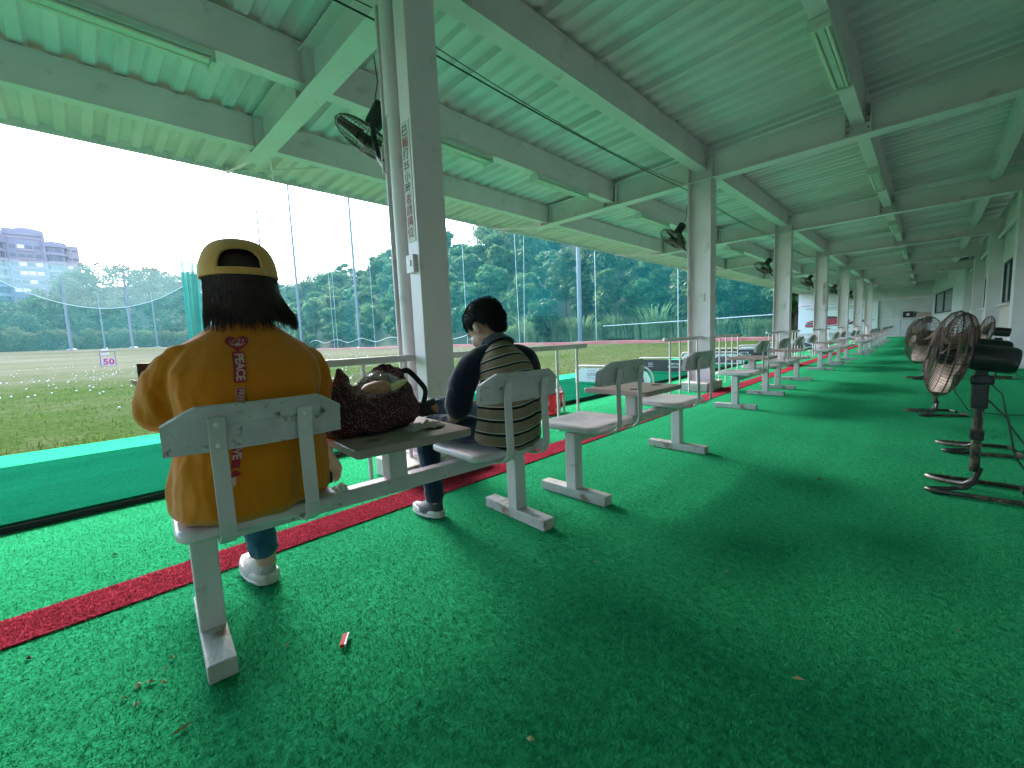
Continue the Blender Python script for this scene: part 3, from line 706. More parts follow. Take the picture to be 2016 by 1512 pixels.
onebox('wall_shelf',(-1.35,.95,FY1-.50,FY1-.075,1.195,1.225),STEEL,'thin white shelf along the far end wall','shelf',.003)
s1=MB().bb(-1.2,-.72,FY1-.42,FY1-.12,1.227,1.62).build('speaker_box',BLACK,bevel=.01); tag(s1,'black box with pale disc on the far end shelf','box')
MB().lathe([(.09,0),(.09,.01)],16,(-.96,FY1-.431,1.42),(0,1,0)).build('pale_disc',PAINT,s1)
onebox('cardboard_box',(-.55,.05,FY1-.42,FY1-.12,1.227,1.50),BOXM,'brown cardboard box on the far end shelf','box')
onebox('small_carton',(-.15,.25,FY1-.46,FY1-.43,1.227,1.40),BOXM,'flat pinkish carton leaning at the front of the far shelf','box',.004)
hg=MB()
for k,(x,wd,hh) in enumerate(((-.45,.14,.42),(-.25,.18,.5),(.0,.30,.36),(.38,.22,.5),(.72,.2,.45))):
    o=MB().box((x,FY1-.53,1.19-hh/2),(wd,.04,hh)).build('hanging_jacket',[mat('cloth_%d'%k,[(.45,.42,.42),(.30,.30,.32),(.07,.07,.08),(.05,.12,.18),(.5,.5,.5)][k],.8)],bevel=.012)
    tag(o,['pale cloth hung leftmost below the far shelf','grey cloth hung second below the far shelf','black cloth hung in the middle below the far shelf','dark blue cloth hung below the far shelf','light cloth hung rightmost below the far shelf'][k],'cloth','cloths below the far shelf')
# ------------------------------------------------------------------ people
def skinmat(name,c):
    m=mat(name,c,.5,var=.12,vscale=14,bump=.05,bscale=150); b=m.node_tree.nodes['Principled BSDF']; b.inputs['Subsurface Weight'].default_value=.15; b.inputs['Subsurface Radius'].default_value=(.03,.012,.006); b.inputs['Subsurface Scale'].default_value=.3; return m
SKIN=skinmat('skin_warm',(.52,.30,.22)); SKIN2=skinmat('skin_fair',(.46,.25,.19))
def cloth(name,c,var=.12,sc=6,weave=900,b=.12,rough=.9):
    m=mat(name,c,rough,var=var,vscale=sc,bump=b,bscale=weave,spec=.15)
    bs=m.node_tree.nodes['Principled BSDF']; bs.inputs['Sheen Weight'].default_value=.25; bs.inputs['Sheen Roughness'].default_value=.5; return m
YEL=cloth('yellow_cotton',(.66,.185,.006),.10); CAPM=cloth('cap_twill',(.74,.34,.10),.08,10,1400,.2); CAPD=cloth('cap_lining',(.16,.085,.03))
JEAN=cloth('teal_denim',(.012,.085,.13),.25,20,1200,.2); DENIM=cloth('dark_denim',(.010,.020,.048),.3,20,1200,.2); DENL=cloth('lit_denim',(.12,.16,.30),.3,12)
HAIR=mat('brown_hair',(.045,.015,.015),.55,var=.5,vscale=40,spec=.25); HAIRB=mat('black_hair',(.008,.006,.006),.65,var=.4,vscale=50,spec=.2)
NAVYC=cloth('navy_cotton',(.008,.011,.028),.2); SHOEW=mat('shoe_mesh_white',(.42,.36,.35),.7,var=.25,vscale=30,bump=.3,bscale=220); SOLEW=mat('shoe_sole_white',(.48,.43,.41),.5,var=.1,vscale=20); SHOEB=mat('shoe_dark',(.012,.014,.022),.6,bump=.3,bscale=200)
def V3(*a): return Vector(a)
def limb(mb,pts,rs,n=14,fl=None):
    # rounded chain: a tube with extra end points so that the ends are domed
    P=[Vector(p) for p in pts]; d0=(P[0]-P[1]).normalized(); d1=(P[-1]-P[-2]).normalized()
    # Catmull-Rom refinement
    Q=[];RR=[]
    for i in range(len(P)-1):
        a=P[max(i-1,0)];b=P[i];c=P[i+1];d=P[min(i+2,len(P)-1)]
        for k in range(4):
            t=k/4; Q.append(.5*((2*b)+(c-a)*t+(2*a-5*b+4*c-d)*t*t+(3*b-3*c+d-a)*t**3)); RR.append(rs[i]+(rs[i+1]-rs[i])*t)
    Q.append(P[-1]); RR.append(rs[-1])
    pre=[(P[0]+d0*rs[0]*math.sin(a),rs[0]*math.cos(a)) for a in(1.45,1.1,.7,.35)]; post=[(P[-1]+d1*rs[-1]*math.sin(a),rs[-1]*math.cos(a)) for a in(.35,.7,1.1,1.45)]
    mb.tube([q for q,_ in pre]+Q+[q for q,_ in post],[r for _,r in pre]+RR+[r for _,r in post],n,flat=fl)
def hand(mb,wr,dirv,side,up,scale=1.0,curl=.5):
    d=Vector(dirv).normalized(); s=Vector(side); s=(s-d*s.dot(d)).normalized(); u=d.cross(s).normalized()
    if u.dot(Vector(up))<0: u=-u
    wr=Vector(wr); L=.085*scale
    limb(mb,[wr,wr+d*L*.5,wr+d*L],[.022*scale,.030*scale,.030*scale],12,(.55,1.25))
    for k,(o,l) in enumerate(((-.030,.062),(-.010,.073),(.011,.068),(.031,.052))):
        b=wr+d*L+s*o*scale; l*=scale; c=curl*(.8+.1*k)
        p1=b+(d*math.cos(c*.5)-u*math.sin(c*.5))*l*.45; p2=p1+(d*math.cos(c*1.3)-u*math.sin(c*1.3))*l*.32; p3=p2+(d*math.cos(c*2)-u*math.sin(c*2))*l*.25
        limb(mb,[b,p1,p2,p3],[.0088*scale,.0082*scale,.0075*scale,.006*scale],8)
    t0=wr+d*L*.25-s*.026*scale; t1=t0+(d*.6-s*.8-u*.2)*.034*scale; t2=t1+(d*.95-s*.25-u*.3)*.030*scale
    limb(mb,[t0,t1,t2],[.012*scale,.010*scale,.008*scale],8)
def head_shape(mb,c,r,face,up,scale=1.0,ears=True):
    """skull + jaw + nose + ears + brow; face = direction looked at"""
    f=Vector(face).normalized(); u=Vector(up); u=(u-f*u.dot(f)).normalized(); s=f.cross(u); c=Vector(c)
    def P(a,b,e): return c+f*a*scale+s*b*scale+u*e*scale
    def blob(ctr,ra):
        m=MB(); m.ell((0,0,0),(1,1,1),16,12); q=Matrix((f,s,u)).transposed()
        mb.add([Vector(ctr)+q@Vector((p[0]*ra[0]*scale,p[1]*ra[1]*scale,p[2]*ra[2]*scale)) for p in m.v],m.f)
    blob(P(-.012,0,.02),(.100,.080,.098)); blob(P(.035,0,-.035),(.060,.062,.078)); blob(P(.045,0,-.088),(.034,.036,.026)); blob(P(.066,.033,-.035),(.024,.028,.03)); blob(P(.066,-.033,-.035),(.024,.028,.03))
    blob(P(.098,0,-.03),(.014,.011,.018)); blob(P(.09,0,-.008),(.01,.008,.025)); blob(P(.088,0,-.066),(.012,.022,.008)); blob(P(.080,0,.022),(.014,.055,.010))
    for sd in(-1,1):
        blob(P(.088,sd*.031,-.002),(.008,.014,.007))
        if ears: blob(P(-.004,sd*.086,-.020),(.016,.009,.029)); blob(P(-.002,sd*.086,-.044),(.009,.006,.010))
    return f,s,u
def foldify(me,amp,seed,sc=(9,9,4),zr=None):
    me.update(); n=len(me.vertices); co=np.empty(n*3,np.float32); no=np.empty(n*3,np.float32); me.vertices.foreach_get('co',co); me.vertices.foreach_get('normal',no); co=co.reshape(-1,3); no=no.reshape(-1,3)
    for i in range(n):
        p=co[i]; q=Vector((p[0]*sc[0]+seed,p[1]*sc[1],p[2]*sc[2]))
        q=q+Vector((noise.noise(q*.7),noise.noise(q*.7+Vector((5,0,0))),0))*.8
        v=noise.noise(q); rdg=(1-abs(v)*2.2); a=amp*(.75*rdg+.5*noise.noise(q*2.3)-.35)
        if zr: a*=zr(p)
        co[i]=p+no[i]*a
    me.vertices.foreach_set('co',co.ravel()); me.update()
def ringE(c,hw,hd,n=28,ex=2.4,tilt=0):
    out=[]
    for k in range(n):
        a=2*math.pi*k/n; ca,sa=math.cos(a),math.sin(a); x=hd*math.copysign(abs(ca)**(2/ex),ca); y=hw*math.copysign(abs(sa)**(2/ex),sa)
        out.append(Vector((c[0]+x,c[1]+y,c[2]+x*tilt)))
    return out
def shoe(parent,heel,d,ln,m_up,m_sole,scale=1,lift=0):
    d=Vector((d[0],d[1],0)).normalized(); s=Vector((-d.y,d.x,0)); h=Vector(heel)
    mb=MB(); rings=[]
    for i in range(11):
        t=i/10; w_=(.030+.018*math.sin(min(1,t*1.15)*math.pi)**.6+.006*t*(1-t)*4)*scale*(1 if t<.93 else .72); hh=(.080-.045*sst(.25,.95,t)+(.012 if t<.2 else 0))*scale*(1 if t<.95 else .8)
        c=h+d*ln*t; rings.append([c+s*w_*math.cos(a)*(1-.25*max(0,math.sin(a)))+Vector((0,0,.028*scale+hh*max(0,math.sin(a))-.004)) for a in np.linspace(-.25,math.pi+.25,13)])
    mb.loft(rings)
    # ankle collar and heel tab
    ac=h+d*.045*scale+Vector((0,0,.085*scale))
    mb.loft([[ac+d*rx*math.cos(q)*scale+s*ry*math.sin(q)*scale+Vector((0,0,dz*scale+(.012 if math.cos(q)<-.5 else 0)*scale)) for q in np.linspace(0,2*math.pi,17)[:-1]] for rx,ry,dz in((.052,.036,-.05),(.052,.037,-.01),(.050,.036,.012),(.040,.028,.016))])
    up=from_mesh(baked(mb,.006*scale,3,0),'shoe',m_up,parent)
    so=MB(); rings=[]
    for z,e in((0.004,-.004),(.010,.001),(.018,-.003),(.026,.001),(.036,-.002),(.042,-.006)):
        r=[]
        for sg in(1,-1):
            for i in range(12):
                t=i/11 if sg==1 else 1-i/11
                w_=(.034+.016*math.sin(min(1,t*1.1)*math.pi)**.6)*scale*(1 if .04<t<.95 else .55)
                r.append(h+d*(ln*1.05*t-.012)+s*sg*(w_+e)+Vector((0,0,(z+.010*sst(.75,1,t)+.004*(1 if t<.3 else 0))*scale*1.1)))
        rings.append(r)
    so.loft(rings); so.build('sole',m_sole,up,smooth=True)
    lc=MB()
    for i in range(4):
        t=.45+.09*i; c=h+d*ln*t+Vector((0,0,(.082-.05*sst(.25,.95,t))*scale+.022*scale)); lc.tube([c+s*.022*scale-Vector((0,0,.008)),c+Vector((0,0,.004)),c-s*.022*scale-Vector((0,0,.008))],.003*scale,5)
    lc.build('laces',m_sole,up,smooth=True)
    return up
# ---- woman
def woman():
    hc=V3(-1.605,.392,1.115)
    mb=MB(); head_shape(mb,hc,.1,(-1,.05,-.12),(0,0,1),1.0)
    limb(mb,[(-1.585,.392,1.05),(-1.565,.39,.97),(-1.52,.385,.80),(-1.48,.37,.60),(-1.49,.36,.50)],[.048,.052,.09,.09,.10],16)
    limb(mb,[(-1.55,.24,.88),(-1.58,.165,.74),(-1.74,.16,.73),(-1.885,.185,.79)],[.040,.032,.032,.026]); hand(mb,(-1.885,.185,.79),(-.8,-.1,.6),(0,1,0),(0,0,1),1.0,.9)
    limb(mb,[(-1.55,.51,.87),(-1.58,.575,.70),(-1.64,.615,.58),(-1.70,.655,.475)],[.045,.042,.036,.024]); hand(mb,(-1.70,.655,.475),(-.25,.30,-.6),(1,0,.3),(0,1,0),.95,.5)
    limb(mb,[(-1.50,.28,.49),(-1.72,.33,.50),(-1.885,.385,.475),(-1.84,.41,.28),(-1.795,.425,.09)],[.06,.062,.05,.045,.036])
    limb(mb,[(-1.50,.46,.49),(-1.72,.46,.53),(-1.90,.42,.56),(-2.0,.36,.40),(-2.06,.31,.28)],[.06,.062,.05,.042,.034])
    me=baked(mb,.0065,2); p=from_mesh(me,'person',SKIN)
    tag(p,'woman in yellow shirt and cap seen from behind, seated on the nearest bench','person')
    # shirt
    mb=MB()
    R_=[((-1.50,.345,.425),.195,.150),((-1.495,.345,.45),.212,.165),((-1.485,.348,.52),.214,.163),((-1.475,.352,.60),.198,.153),((-1.485,.358,.70),.190,.140),((-1.505,.364,.79),.204,.134),((-1.525,.368,.85),.206,.124),((-1.545,.372,.890),.188,.108),((-1.56,.376,.925),.160,.092),((-1.572,.381,.955),.122,.078),((-1.580,.385,.985),.084,.068),((-1.586,.388,1.006),.064,.060)]
    mb.loft([ringE(c,a,b) for c,a,b in R_])
    limb(mb,[(-1.548,.255,.885),(-1.555,.195,.855),(-1.575,.160,.79),(-1.600,.153,.735)],[.050,.057,.060,.060],16)
    limb(mb,[(-1.600,.153,.735),(-1.70,.156,.735)],[.060,.054],16)
    limb(mb,[(-1.548,.495,.885),(-1.555,.555,.850),(-1.575,.578,.77),(-1.59,.582,.69),(-1.63,.605,.62)],[.050,.056,.058,.058,.052],16)
    me=baked(mb,.0065,4)
    foldify(me,.004,11.3,(22,22,9),lambda q: .15+.85*max(sst(.26,.18,q[1]) if q[1]<.26 else 0,sst(.48,.56,q[1]),sst(.60,.50,q[2]) if q[2]<.6 else 0,.35*sst(.86,.92,q[2])))
    foldify(me,.013,3.1,(8,8,4.5),lambda q: .35+.65*max(sst(.26,.18,q[1]) if q[1]<.26 else 0,sst(.48,.56,q[1]),sst(.60,.50,q[2]) if q[2]<.6 else 0))
    sh=from_mesh(me,'shirt',YEL,p)
    mb=MB(); mb.tube([ (-1.586+.066*math.cos(a),.392+.072*math.sin(a),.998+.018*math.cos(a)*-1) for a in np.linspace(0,2*math.pi,32)],.010,8,flat=(1.5,.6)); mb.build('collar',YEL,sh,smooth=True)
    # print wrapped on the back
    dgm=sh.data; bv=BVHTree.FromPolygons([v.co+wloc(sh) for v in dgm.vertices],[pp.vertices for pp in dgm.polygons])
    PRR=mat('print_red',(.40,.012,.03),.7); PRP=mat('print_pink',(.62,.36,.34),.7)
    def wrap(name,polys,m,off):
        bm=bmesh.new()
        for P in polys:
            vs=[bm.verts.new((0,a,b)) for a,b in P]; bm.faces.new(vs)
        bmesh.ops.triangulate(bm,faces=bm.faces[:])
        for _ in range(2):
            es=[e for e in bm.edges if e.calc_length()>.009]
            if es: bmesh.ops.subdivide_edges(bm,edges=es,cuts=1); bmesh.ops.triangulate(bm,faces=[f for f in bm.faces if len(f.verts)>3])
        me=bpy.data.meshes.new(name); bm.to_mesh(me); bm.free(); return wrap_me(name,me,m,off)
    def wrap_me(name,me,m,off):
        for v in me.vertices:
            v.co.y-=(.925-v.co.z)*.20
            h=bv.ray_cast(Vector((0,v.co.y,v.co.z)),Vector((-1,0,0)))
            x=h[0].x if h[0] else -1.35
            v.co=Vector((x+off,v.co.y,v.co.z))
        me.materials.clear(); me.materials.append(m); o=bpy.data.objects.new(name,me); COL.objects.link(o); me.transform(Matrix.Translation(-wloc(sh))); o.parent=sh; return o
    def rect(y0,y1,z0,z1,r=.004): return [(y0+r,z0),(y1-r,z0),(y1,z0+r),(y1,z1-r),(y1-r,z1),(y0+r,z1),(y0,z1-r),(y0,z0+r)]
    yc=.333
    heart=[(yc+.0155*math.sin(t)**3*1.95,.925+.0016*1.5*(13*math.cos(t)-5*math.cos(2*t)-2*math.cos(3*t)-math.cos(4*t))*.72) for t in np.linspace(0,2*math.pi,41)[:-1]]
    hc2=(yc,.925)
    wrap('heart_print',[heart],PRR,.0035)
    hz=lambda f: [(yc+(a-yc)*f,.925+(b-.925)*f) for a,b in heart]
    mot=[]
    rr=random.Random(4)
    for _ in range(26):
        a=yc+rr.uniform(-.019,.019); b=.925+rr.uniform(-.006,.013); s_=rr.uniform(.0012,.0026); mot.append([(a-s_,b-s_*.4),(a+s_*.3,b-s_),(a+s_,b+s_*.5),(a-s_*.2,b+s_)])
    mot.append([(yc-.008,.916),(yc-.004,.927),(yc,.920),(yc+.004,.929),(yc+.008,.920),(yc+.012,.927),(yc+.010,.916)])
    wrap('heart_motif',mot,PRP,.0048)
    def txt(body,size,z,m,off,w=1.0,bold=.0008,ys=yc):
        me=text_mesh(body,size,bold=bold,spacing=.95)
        bm=bmesh.new(); bm.from_mesh(me)
        # text runs downwards: text x -> -z, text y -> +y (seen from behind +y is to the right)
        for v in bm.verts: v.co=Vector((0,ys+v.co.y*1.0,z-v.co.x*w))
        bmesh.ops.triangulate(bm,faces=bm.faces[:])
        for _ in range(2):
            es=[e for e in bm.edges if e.calc_length()>.008]
            if es: bmesh.ops.subdivide_edges(bm,edges=es,cuts=1); bmesh.ops.triangulate(bm,faces=[f for f in bm.faces if len(f.verts)>3])
        bm.to_mesh(me); bm.free(); return wrap_me('lettering_print',me,m,off)
    wrap('panel_print',[rect(yc-.0155,yc+.0155,.812,.900)],PRR,.0035); txt('PEACE',.0295,.856,PRP,.0050,.93,.0010)
    wrap('panel_print',[rect(yc-.010,yc+.010,.715,.800,.001)],PRP,.0035); wrap('panel_print',[rect(yc-.0085,yc+.0085,.716,.7985,.001)],PRR,.0043); txt('FREEDOM',.019,.757,PRP,.0053,.95,.0004)
    wrap('panel_print',[rect(yc-.010,yc+.010,.585,.700,.002)],PRR,.0035); txt('LOVE',.028,.64,PRP,.0050,.95,.0012)
    wrap('mushroom_print',[[(yc-.012,.566),(yc-.004,.579),(yc+.006,.578),(yc+.016,.566),(yc+.006,.562),(yc-.004,.560)]],PRR,.0040); wrap('mushroom_print',[[(yc-.005,.561),(yc+.004,.5625),(yc+.006,.540),(yc-.001,.535),(yc-.006,.541)]],PRP,.0040)
    # jeans: both legs with cuffs, hips under the shirt
    mb=MB(); limb(mb,[(-1.50,.29,.505),(-1.72,.33,.505),(-1.89,.385,.475),(-1.845,.41,.30),(-1.806,.424,.145)],[.078,.074,.064,.058,.052]); limb(mb,[(-1.50,.44,.505),(-1.72,.455,.545),(-1.91,.42,.57),(-2.0,.36,.42),(-2.045,.32,.33)],[.078,.074,.062,.054,.048]); limb(mb,[(-1.47,.24,.505),(-1.47,.48,.505)],[.08,.08])
    me=baked(mb,.008,3); foldify(me,.006,8,(14,14,14)); from_mesh(me,'jeans',JEAN,p)
    shoe(p,(-1.768,.425,.001),(-1,-.10),.235,SHOEW,SOLEW,1.0)
    sp=shoe(p,(-2.02,.325,.20),(-.9,-.25),.235,SHOEW,SOLEW,1.0)
    # hair: volume under the cap down to the shoulders + strands
    mb=MB(); rings=[]
    for z,hw,hd,cx,cy in((1.215,.06,.07,-1.605,.392),(1.19,.086,.098,-1.604,.392),(1.15,.097,.112,-1.600,.392),(1.11,.101,.113,-1.595,.393),(1.07,.107,.100,-1.585,.395),(1.04,.113,.090,-1.574,.396),(1.015,.119,.080,-1.566,.398),(1.0,.121,.070,-1.562,.400)):
        rings.append([Vector((cx+hd*math.cos(a)*(1 if math.cos(a)>0 else .35),cy+hw*math.sin(a),z-.012*math.sin(a*3+z*9)*(1 if z<1.0 else 0))) for a in np.linspace(0,2*math.pi,41)[:-1]])
    mb.loft(rings[::-1]); me=baked(mb,.006,2); hr=from_mesh(me,'hair',HAIR,p)
    st=MB(); rs=random.Random(2)
    for k in range(1500):
        a=rs.uniform(-1.75,1.75); s0=rs.uniform(0,1); pts=[]
        ln=rs.uniform(.978,1.012) if rs.random()<.75 else rs.uniform(.955,.99)
        fl=1+.10*rs.random()
        for t in np.linspace(0,1,6):
            z=1.128+(ln-1.128)*t; q=t*t
            hw=.0975+.024*q*fl; hd=.111-.040*q
            if a>1.1: hw+=.012*q*rs.uniform(.2,1.3)
            pts.append((-1.60+.042*q+hd*math.cos(a)*1.03+rs.uniform(-.002,.002),.392+.008*q+hw*math.sin(a)*1.03+rs.uniform(-.002,.002),z))
        st.tube(pts,[.0013,.0014,.0014,.0013,.001,.0003],4,cap=False)
    st.build('hair_strands',HAIR,hr,smooth=True)
    # cap
    cc=V3(-1.607,.392,1.132); cx,cy_,cz=.122,.110,.122
    nA,nB=120,40; CA=-.22; P=[[None]*(nA) for _ in range(nB+1)]
    mb=MB(); vs=[];fs=[]
    for j in range(nB+1):
        e=j/nB*math.pi/2
        for i in range(nA):
            a=2*math.pi*i/nA; sq=1.0-.04*math.sin(e)**2
            dz=cz*math.sin(e)**.92 if e>0 else 0
            vs.append((cc.x+cx*math.cos(e)**.62*math.cos(a),cc.y+cy_*math.cos(e)**.62*math.sin(a),cc.z+dz-.012*math.cos(a)*0))
    def opening(i,j):
        a=(2*math.pi*(i+.5)/nA-CA+math.pi)%(2*math.pi)-math.pi; e=(j+.5)/nB
        if e<.085: return False
        w_=.56*max(0,1-((e-.10)/.34)**3)**.5 if e>.10 else .56
        return abs(a)<w_ and e<.44
    for j in range(nB):
        for i in range(nA):
            if opening(i,j): continue
            fs.append((j*nA+i,j*nA+(i+1)%nA,(j+1)*nA+(i+1)%nA,(j+1)*nA+i))
    mb.add(vs,fs); cp=mb.build('cap',CAPM,p,smooth=True,fixn=False)
    smod=cp.modifiers.new('s','SOLIDIFY'); smod.thickness=.004; smod.offset=-1
    # opening trim, strap, buckle, button, brim
    tr=[]
    for t in np.linspace(0,math.pi,22):
        a=CA+.58*math.copysign(abs(math.cos(t))**.75,math.cos(t)); e=(.09+.36*math.sin(t)**.8)*math.pi/2
        tr.append((cc.x+(cx+.001)*math.cos(e)**.62*math.cos(a),cc.y+(cy_+.001)*math.cos(e)**.62*math.sin(a),cc.z+cz*math.sin(e)**.92))
    MB().tube(tr,.0042,6).build('opening_trim',CAPM,cp,smooth=True)
    mbs=MB(); rg=[]
    for a in np.linspace(CA-.66,CA+.66,20):
        x=cc.x+(cx+.0035)*math.cos(a); y_=cc.y+(cy_+.0035)*math.sin(a); rg.append([Vector((x,y_,cc.z+.001)),Vector((x,y_,cc.z+.021)),Vector((x-.003,y_,cc.z+.021)),Vector((x-.003,y_,cc.z+.001))])
    mbs.loft(rg); mbs.build('strap',CAPM,cp,smooth=True)
    GOLD=mat('buckle_brass',(.6,.45,.25),.3,metal=.9); a=CA+.62
    MB().box((cc.x+(cx+.006)*math.cos(a),cc.y+(cy_+.006)*math.sin(a),cc.z+.011),(.004,.012,.018),rz=a).build('buckle',GOLD,cp,bevel=.001)
    MB().ell((cc.x,cc.y,cc.z+cz+.001),(.009,.009,.005),10,6).build('button',CAPM,cp,smooth=True)
    br=MB(); rg=[]
    for t in np.linspace(0,1,6): rg.append([Vector((cc.x-(cx*.9+.075*t)*math.cos(a_)-.0,cc.y+(cy_*.95)*math.sin(a_)*(1-.12*t),cc.z+.002-.020*t*t-.02*(math.sin(a_))**2*t)) for a_ in np.linspace(-1.2,1.2,14)])
    br.loft(rg,cap=False,closed=False); bo=br.build('brim',CAPM,cp,smooth=True,fixn=False); q=bo.modifiers.new('s','SOLIDIFY'); q.thickness=.004
    # phone in the raised left hand (dark), pouch strap in the right hand
    ph=MB().box((-1.945,.178,.842),(.010,.085,.062)).build('phone',BLACK,bevel=.004); tag(ph,'dark phone held in front of the woman, peeking past her left sleeve','phone')
    ky=MB().box((-1.74,.668,.385),(.012,.030,.085),rz=.3).build('key_pouch',BLACK,bevel=.004); tag(ky,'small black case in the hand beside the woman\'s right hip','case')
woman()
# ---- boy
def stripe_mat():
    m=bpy.data.materials.new('striped_cotton'); m.use_nodes=True; N=m.node_tree; b=N.nodes['Principled BSDF']; L=N.links.new; b.inputs['Roughness'].default_value=.9; b.inputs['Specular IOR Level'].default_value=.15
    at=N.nodes.new('ShaderNodeAttribute'); at.attribute_name='stripe'
    fr=N.nodes.new('ShaderNodeMath'); fr.operation='FRACT'; L(at.outputs['Fac'],fr.inputs[0])
    r=N.nodes.new('ShaderNodeValToRGB'); r.color_ramp.interpolation='CONSTANT'; e=r.color_ramp.elements
    tan=(.27,.19,.135,1); dk=(.012,.012,.016,1); wh=(.55,.52,.48,1)
    e[0].position=0; e[0].color=tan; e[1].position=.70; e[1].color=dk
    k=e.new(.90); k.color=wh; k=e.new(.97); k.color=tan
    L(fr.outputs[0],r.inputs['Fac'])
    n=N.nodes.new('ShaderNodeTexNoise'); n.inputs['Scale'].default_value=9; hs=N.nodes.new('ShaderNodeHueSaturation'); mr=N.nodes.new('ShaderNodeMapRange'); mr.inputs[3].default_value=.8; mr.inputs[4].default_value=1.2; L(n.outputs['Fac'],mr.inputs[0]); L(mr.outputs[0],hs.inputs['Value']); L(r.outputs[0],hs.inputs['Color']); L(hs.outputs[0],b.inputs['Base Color'])
    return m
def boy():
    hc=V3(-1.618,1.468,.968); face=V3(-.74,-.16,-.68); up=V3(-.5,0,.87)
    mb=MB(); f,s,u=head_shape(mb,hc,.1,face,up,1.06)
    limb(mb,[(-1.570,1.462,.92),(-1.535,1.458,.87),(-1.46,1.44,.78),(-1.40,1.40,.66),(-1.39,1.37,.52)],[.043,.046,.085,.08,.085],16)
    limb(mb,[(-1.52,1.32,.79),(-1.55,1.225,.67),(-1.565,1.20,.565),(-1.66,1.27,.53),(-1.76,1.36,.55)],[.038,.036,.034,.028,.022]); hand(mb,(-1.76,1.36,.55),(-.8,.4,.25),(0,.4,1),(0,0,1),.82,.7)
    limb(mb,[(-1.44,1.56,.78),(-1.47,1.63,.66),(-1.52,1.635,.56),(-1.64,1.55,.54),(-1.76,1.46,.56)],[.030,.030,.030,.026,.022]); hand(mb,(-1.76,1.46,.56),(-.8,-.4,.25),(0,-.4,1),(0,0,1),.82,.7)
    limb(mb,[(-1.42,1.30,.475),(-1.62,1.25,.475),(-1.79,1.205,.455),(-1.785,1.205,.26),(-1.775,1.21,.09)],[.05,.052,.046,.038,.030])
    limb(mb,[(-1.42,1.44,.475),(-1.66,1.50,.50),(-1.86,1.50,.52),(-1.87,1.38,.55),(-1.85,1.27,.555)],[.05,.052,.045,.038,.030])
    me=baked(mb,.006,2); p=from_mesh(me,'person',SKIN2)
    tag(p,'boy in striped polo shirt sitting with bowed head on the nearest bench','person')
    # striped polo body
    spine=[(-1.385,1.365,.44,.165,.118),(-1.375,1.365,.48,.172,.125),(-1.37,1.372,.55,.168,.120),(-1.375,1.385,.62,.160,.112),(-1.40,1.41,.70,.160,.105),(-1.44,1.435,.765,.160,.095),(-1.475,1.45,.81,.135,.080),(-1.51,1.457,.845,.085,.066),(-1.535,1.46,.868,.060,.056)]
    mb=MB(); rg=[]
    for i,(x,y,z,a,b) in enumerate(spine):
        tl=-.10 if i<3 else -.10-.09*(i-2)
        rg.append(ringE((x,y,z),a,b,28,2.3,-tl*1.2 if False else tl*-1.0))
    # rings lean forward with the back
    rg=[]
    for i,(x,y,z,a,b) in enumerate(spine):
        p0=Vector(spine[max(i-1,0)][:3]); p1=Vector(spine[min(i+1,len(spine)-1)][:3]); t=(p1-p0).normalized(); ex=Vector((1,0,0)); ex=(ex-t*ex.dot(t)).normalized(); ey=t.cross(ex)
        rg.append([Vector((x,y,z))+ex*b*math.copysign(abs(math.cos(q))**.87,math.cos(q))+ey*a*math.copysign(abs(math.sin(q))**.87,math.sin(q)) for q in np.linspace(0,2*math.pi,31)[:-1]])
    mb.loft(rg); me=baked(mb,.007,3)
    foldify(me,.011,5.5,(8,8,9),lambda q: 1.0 if q[2]<.66 else .35)
    at=me.attributes.new('stripe','FLOAT','POINT'); vals=[]
    S=[Vector(q[:3]) for q in spine]; L=[0]
    for i in range(len(S)-1): L.append(L[-1]+(S[i+1]-S[i]).length)
    for v in me.vertices:
        k_=.42*sst(.58,.82,v.co.z); best=(0,v.co.z*(1+.12*k_)-k_*(v.co.x+1.30))
        vals.append((best[1]+.010*math.sin(v.co.y*16)+.02*(v.co.y-1.38))/.058+.25)
    at.data.foreach_set('value',vals)
    sh=from_mesh(me,'polo_shirt',stripe_mat(),p)
    # navy raglan sleeves and collar
    for sd,pts,rs in((0,[(-1.515,1.395,.835),(-1.515,1.335,.815),(-1.53,1.275,.765),(-1.545,1.232,.685),(-1.555,1.215,.605)],[.046,.060,.066,.066,.068]),(1,[(-1.485,1.525,.835),(-1.455,1.575,.805),(-1.46,1.61,.75),(-1.475,1.635,.68),(-1.49,1.64,.61)],[.046,.058,.062,.062,.062])):
        mb=MB(); limb(mb,pts,rs,18); me=baked(mb,.007,2); foldify(me,.006,2.2+sd,(10,10,6)); from_mesh(me,'sleeve',NAVYC,sh)
    mb=MB(); rings=[]
    n0=Vector((-1.548,1.461,.880)); tx=Vector((-.62,.02,.78)).normalized(); ex=(Vector((1,0,0))-tx*tx.x).normalized(); ey=tx.cross(ex)
    for rr,h_ in((.060,-.018),(.066,.004),(.060,.026),(.054,.024),(.055,0),(.052,-.018)):
        rings.append([n0+tx*(h_-.0*math.cos(q))+ex*rr*math.cos(q)+ey*rr*1.05*math.sin(q) for q in np.linspace(0,2*math.pi,29)[:-1]])
    mb.loft(rings,cap=False); mb.build('collar',NAVYC,sh,smooth=True)
    mb=MB(); rg=[]
    for q in np.linspace(-1.35,1.35,20):
        d=ex*math.cos(q)+ey*math.sin(q)*1.05; a=n0+tx*.024+d*.061; b=n0-tx*.030+d*.088; rg.append([a,a+d*.004,b+d*.004+tx*.002,b-tx*.004])
    mb.loft(rg); mb.build('collar_fold',NAVYC,sh,smooth=True)
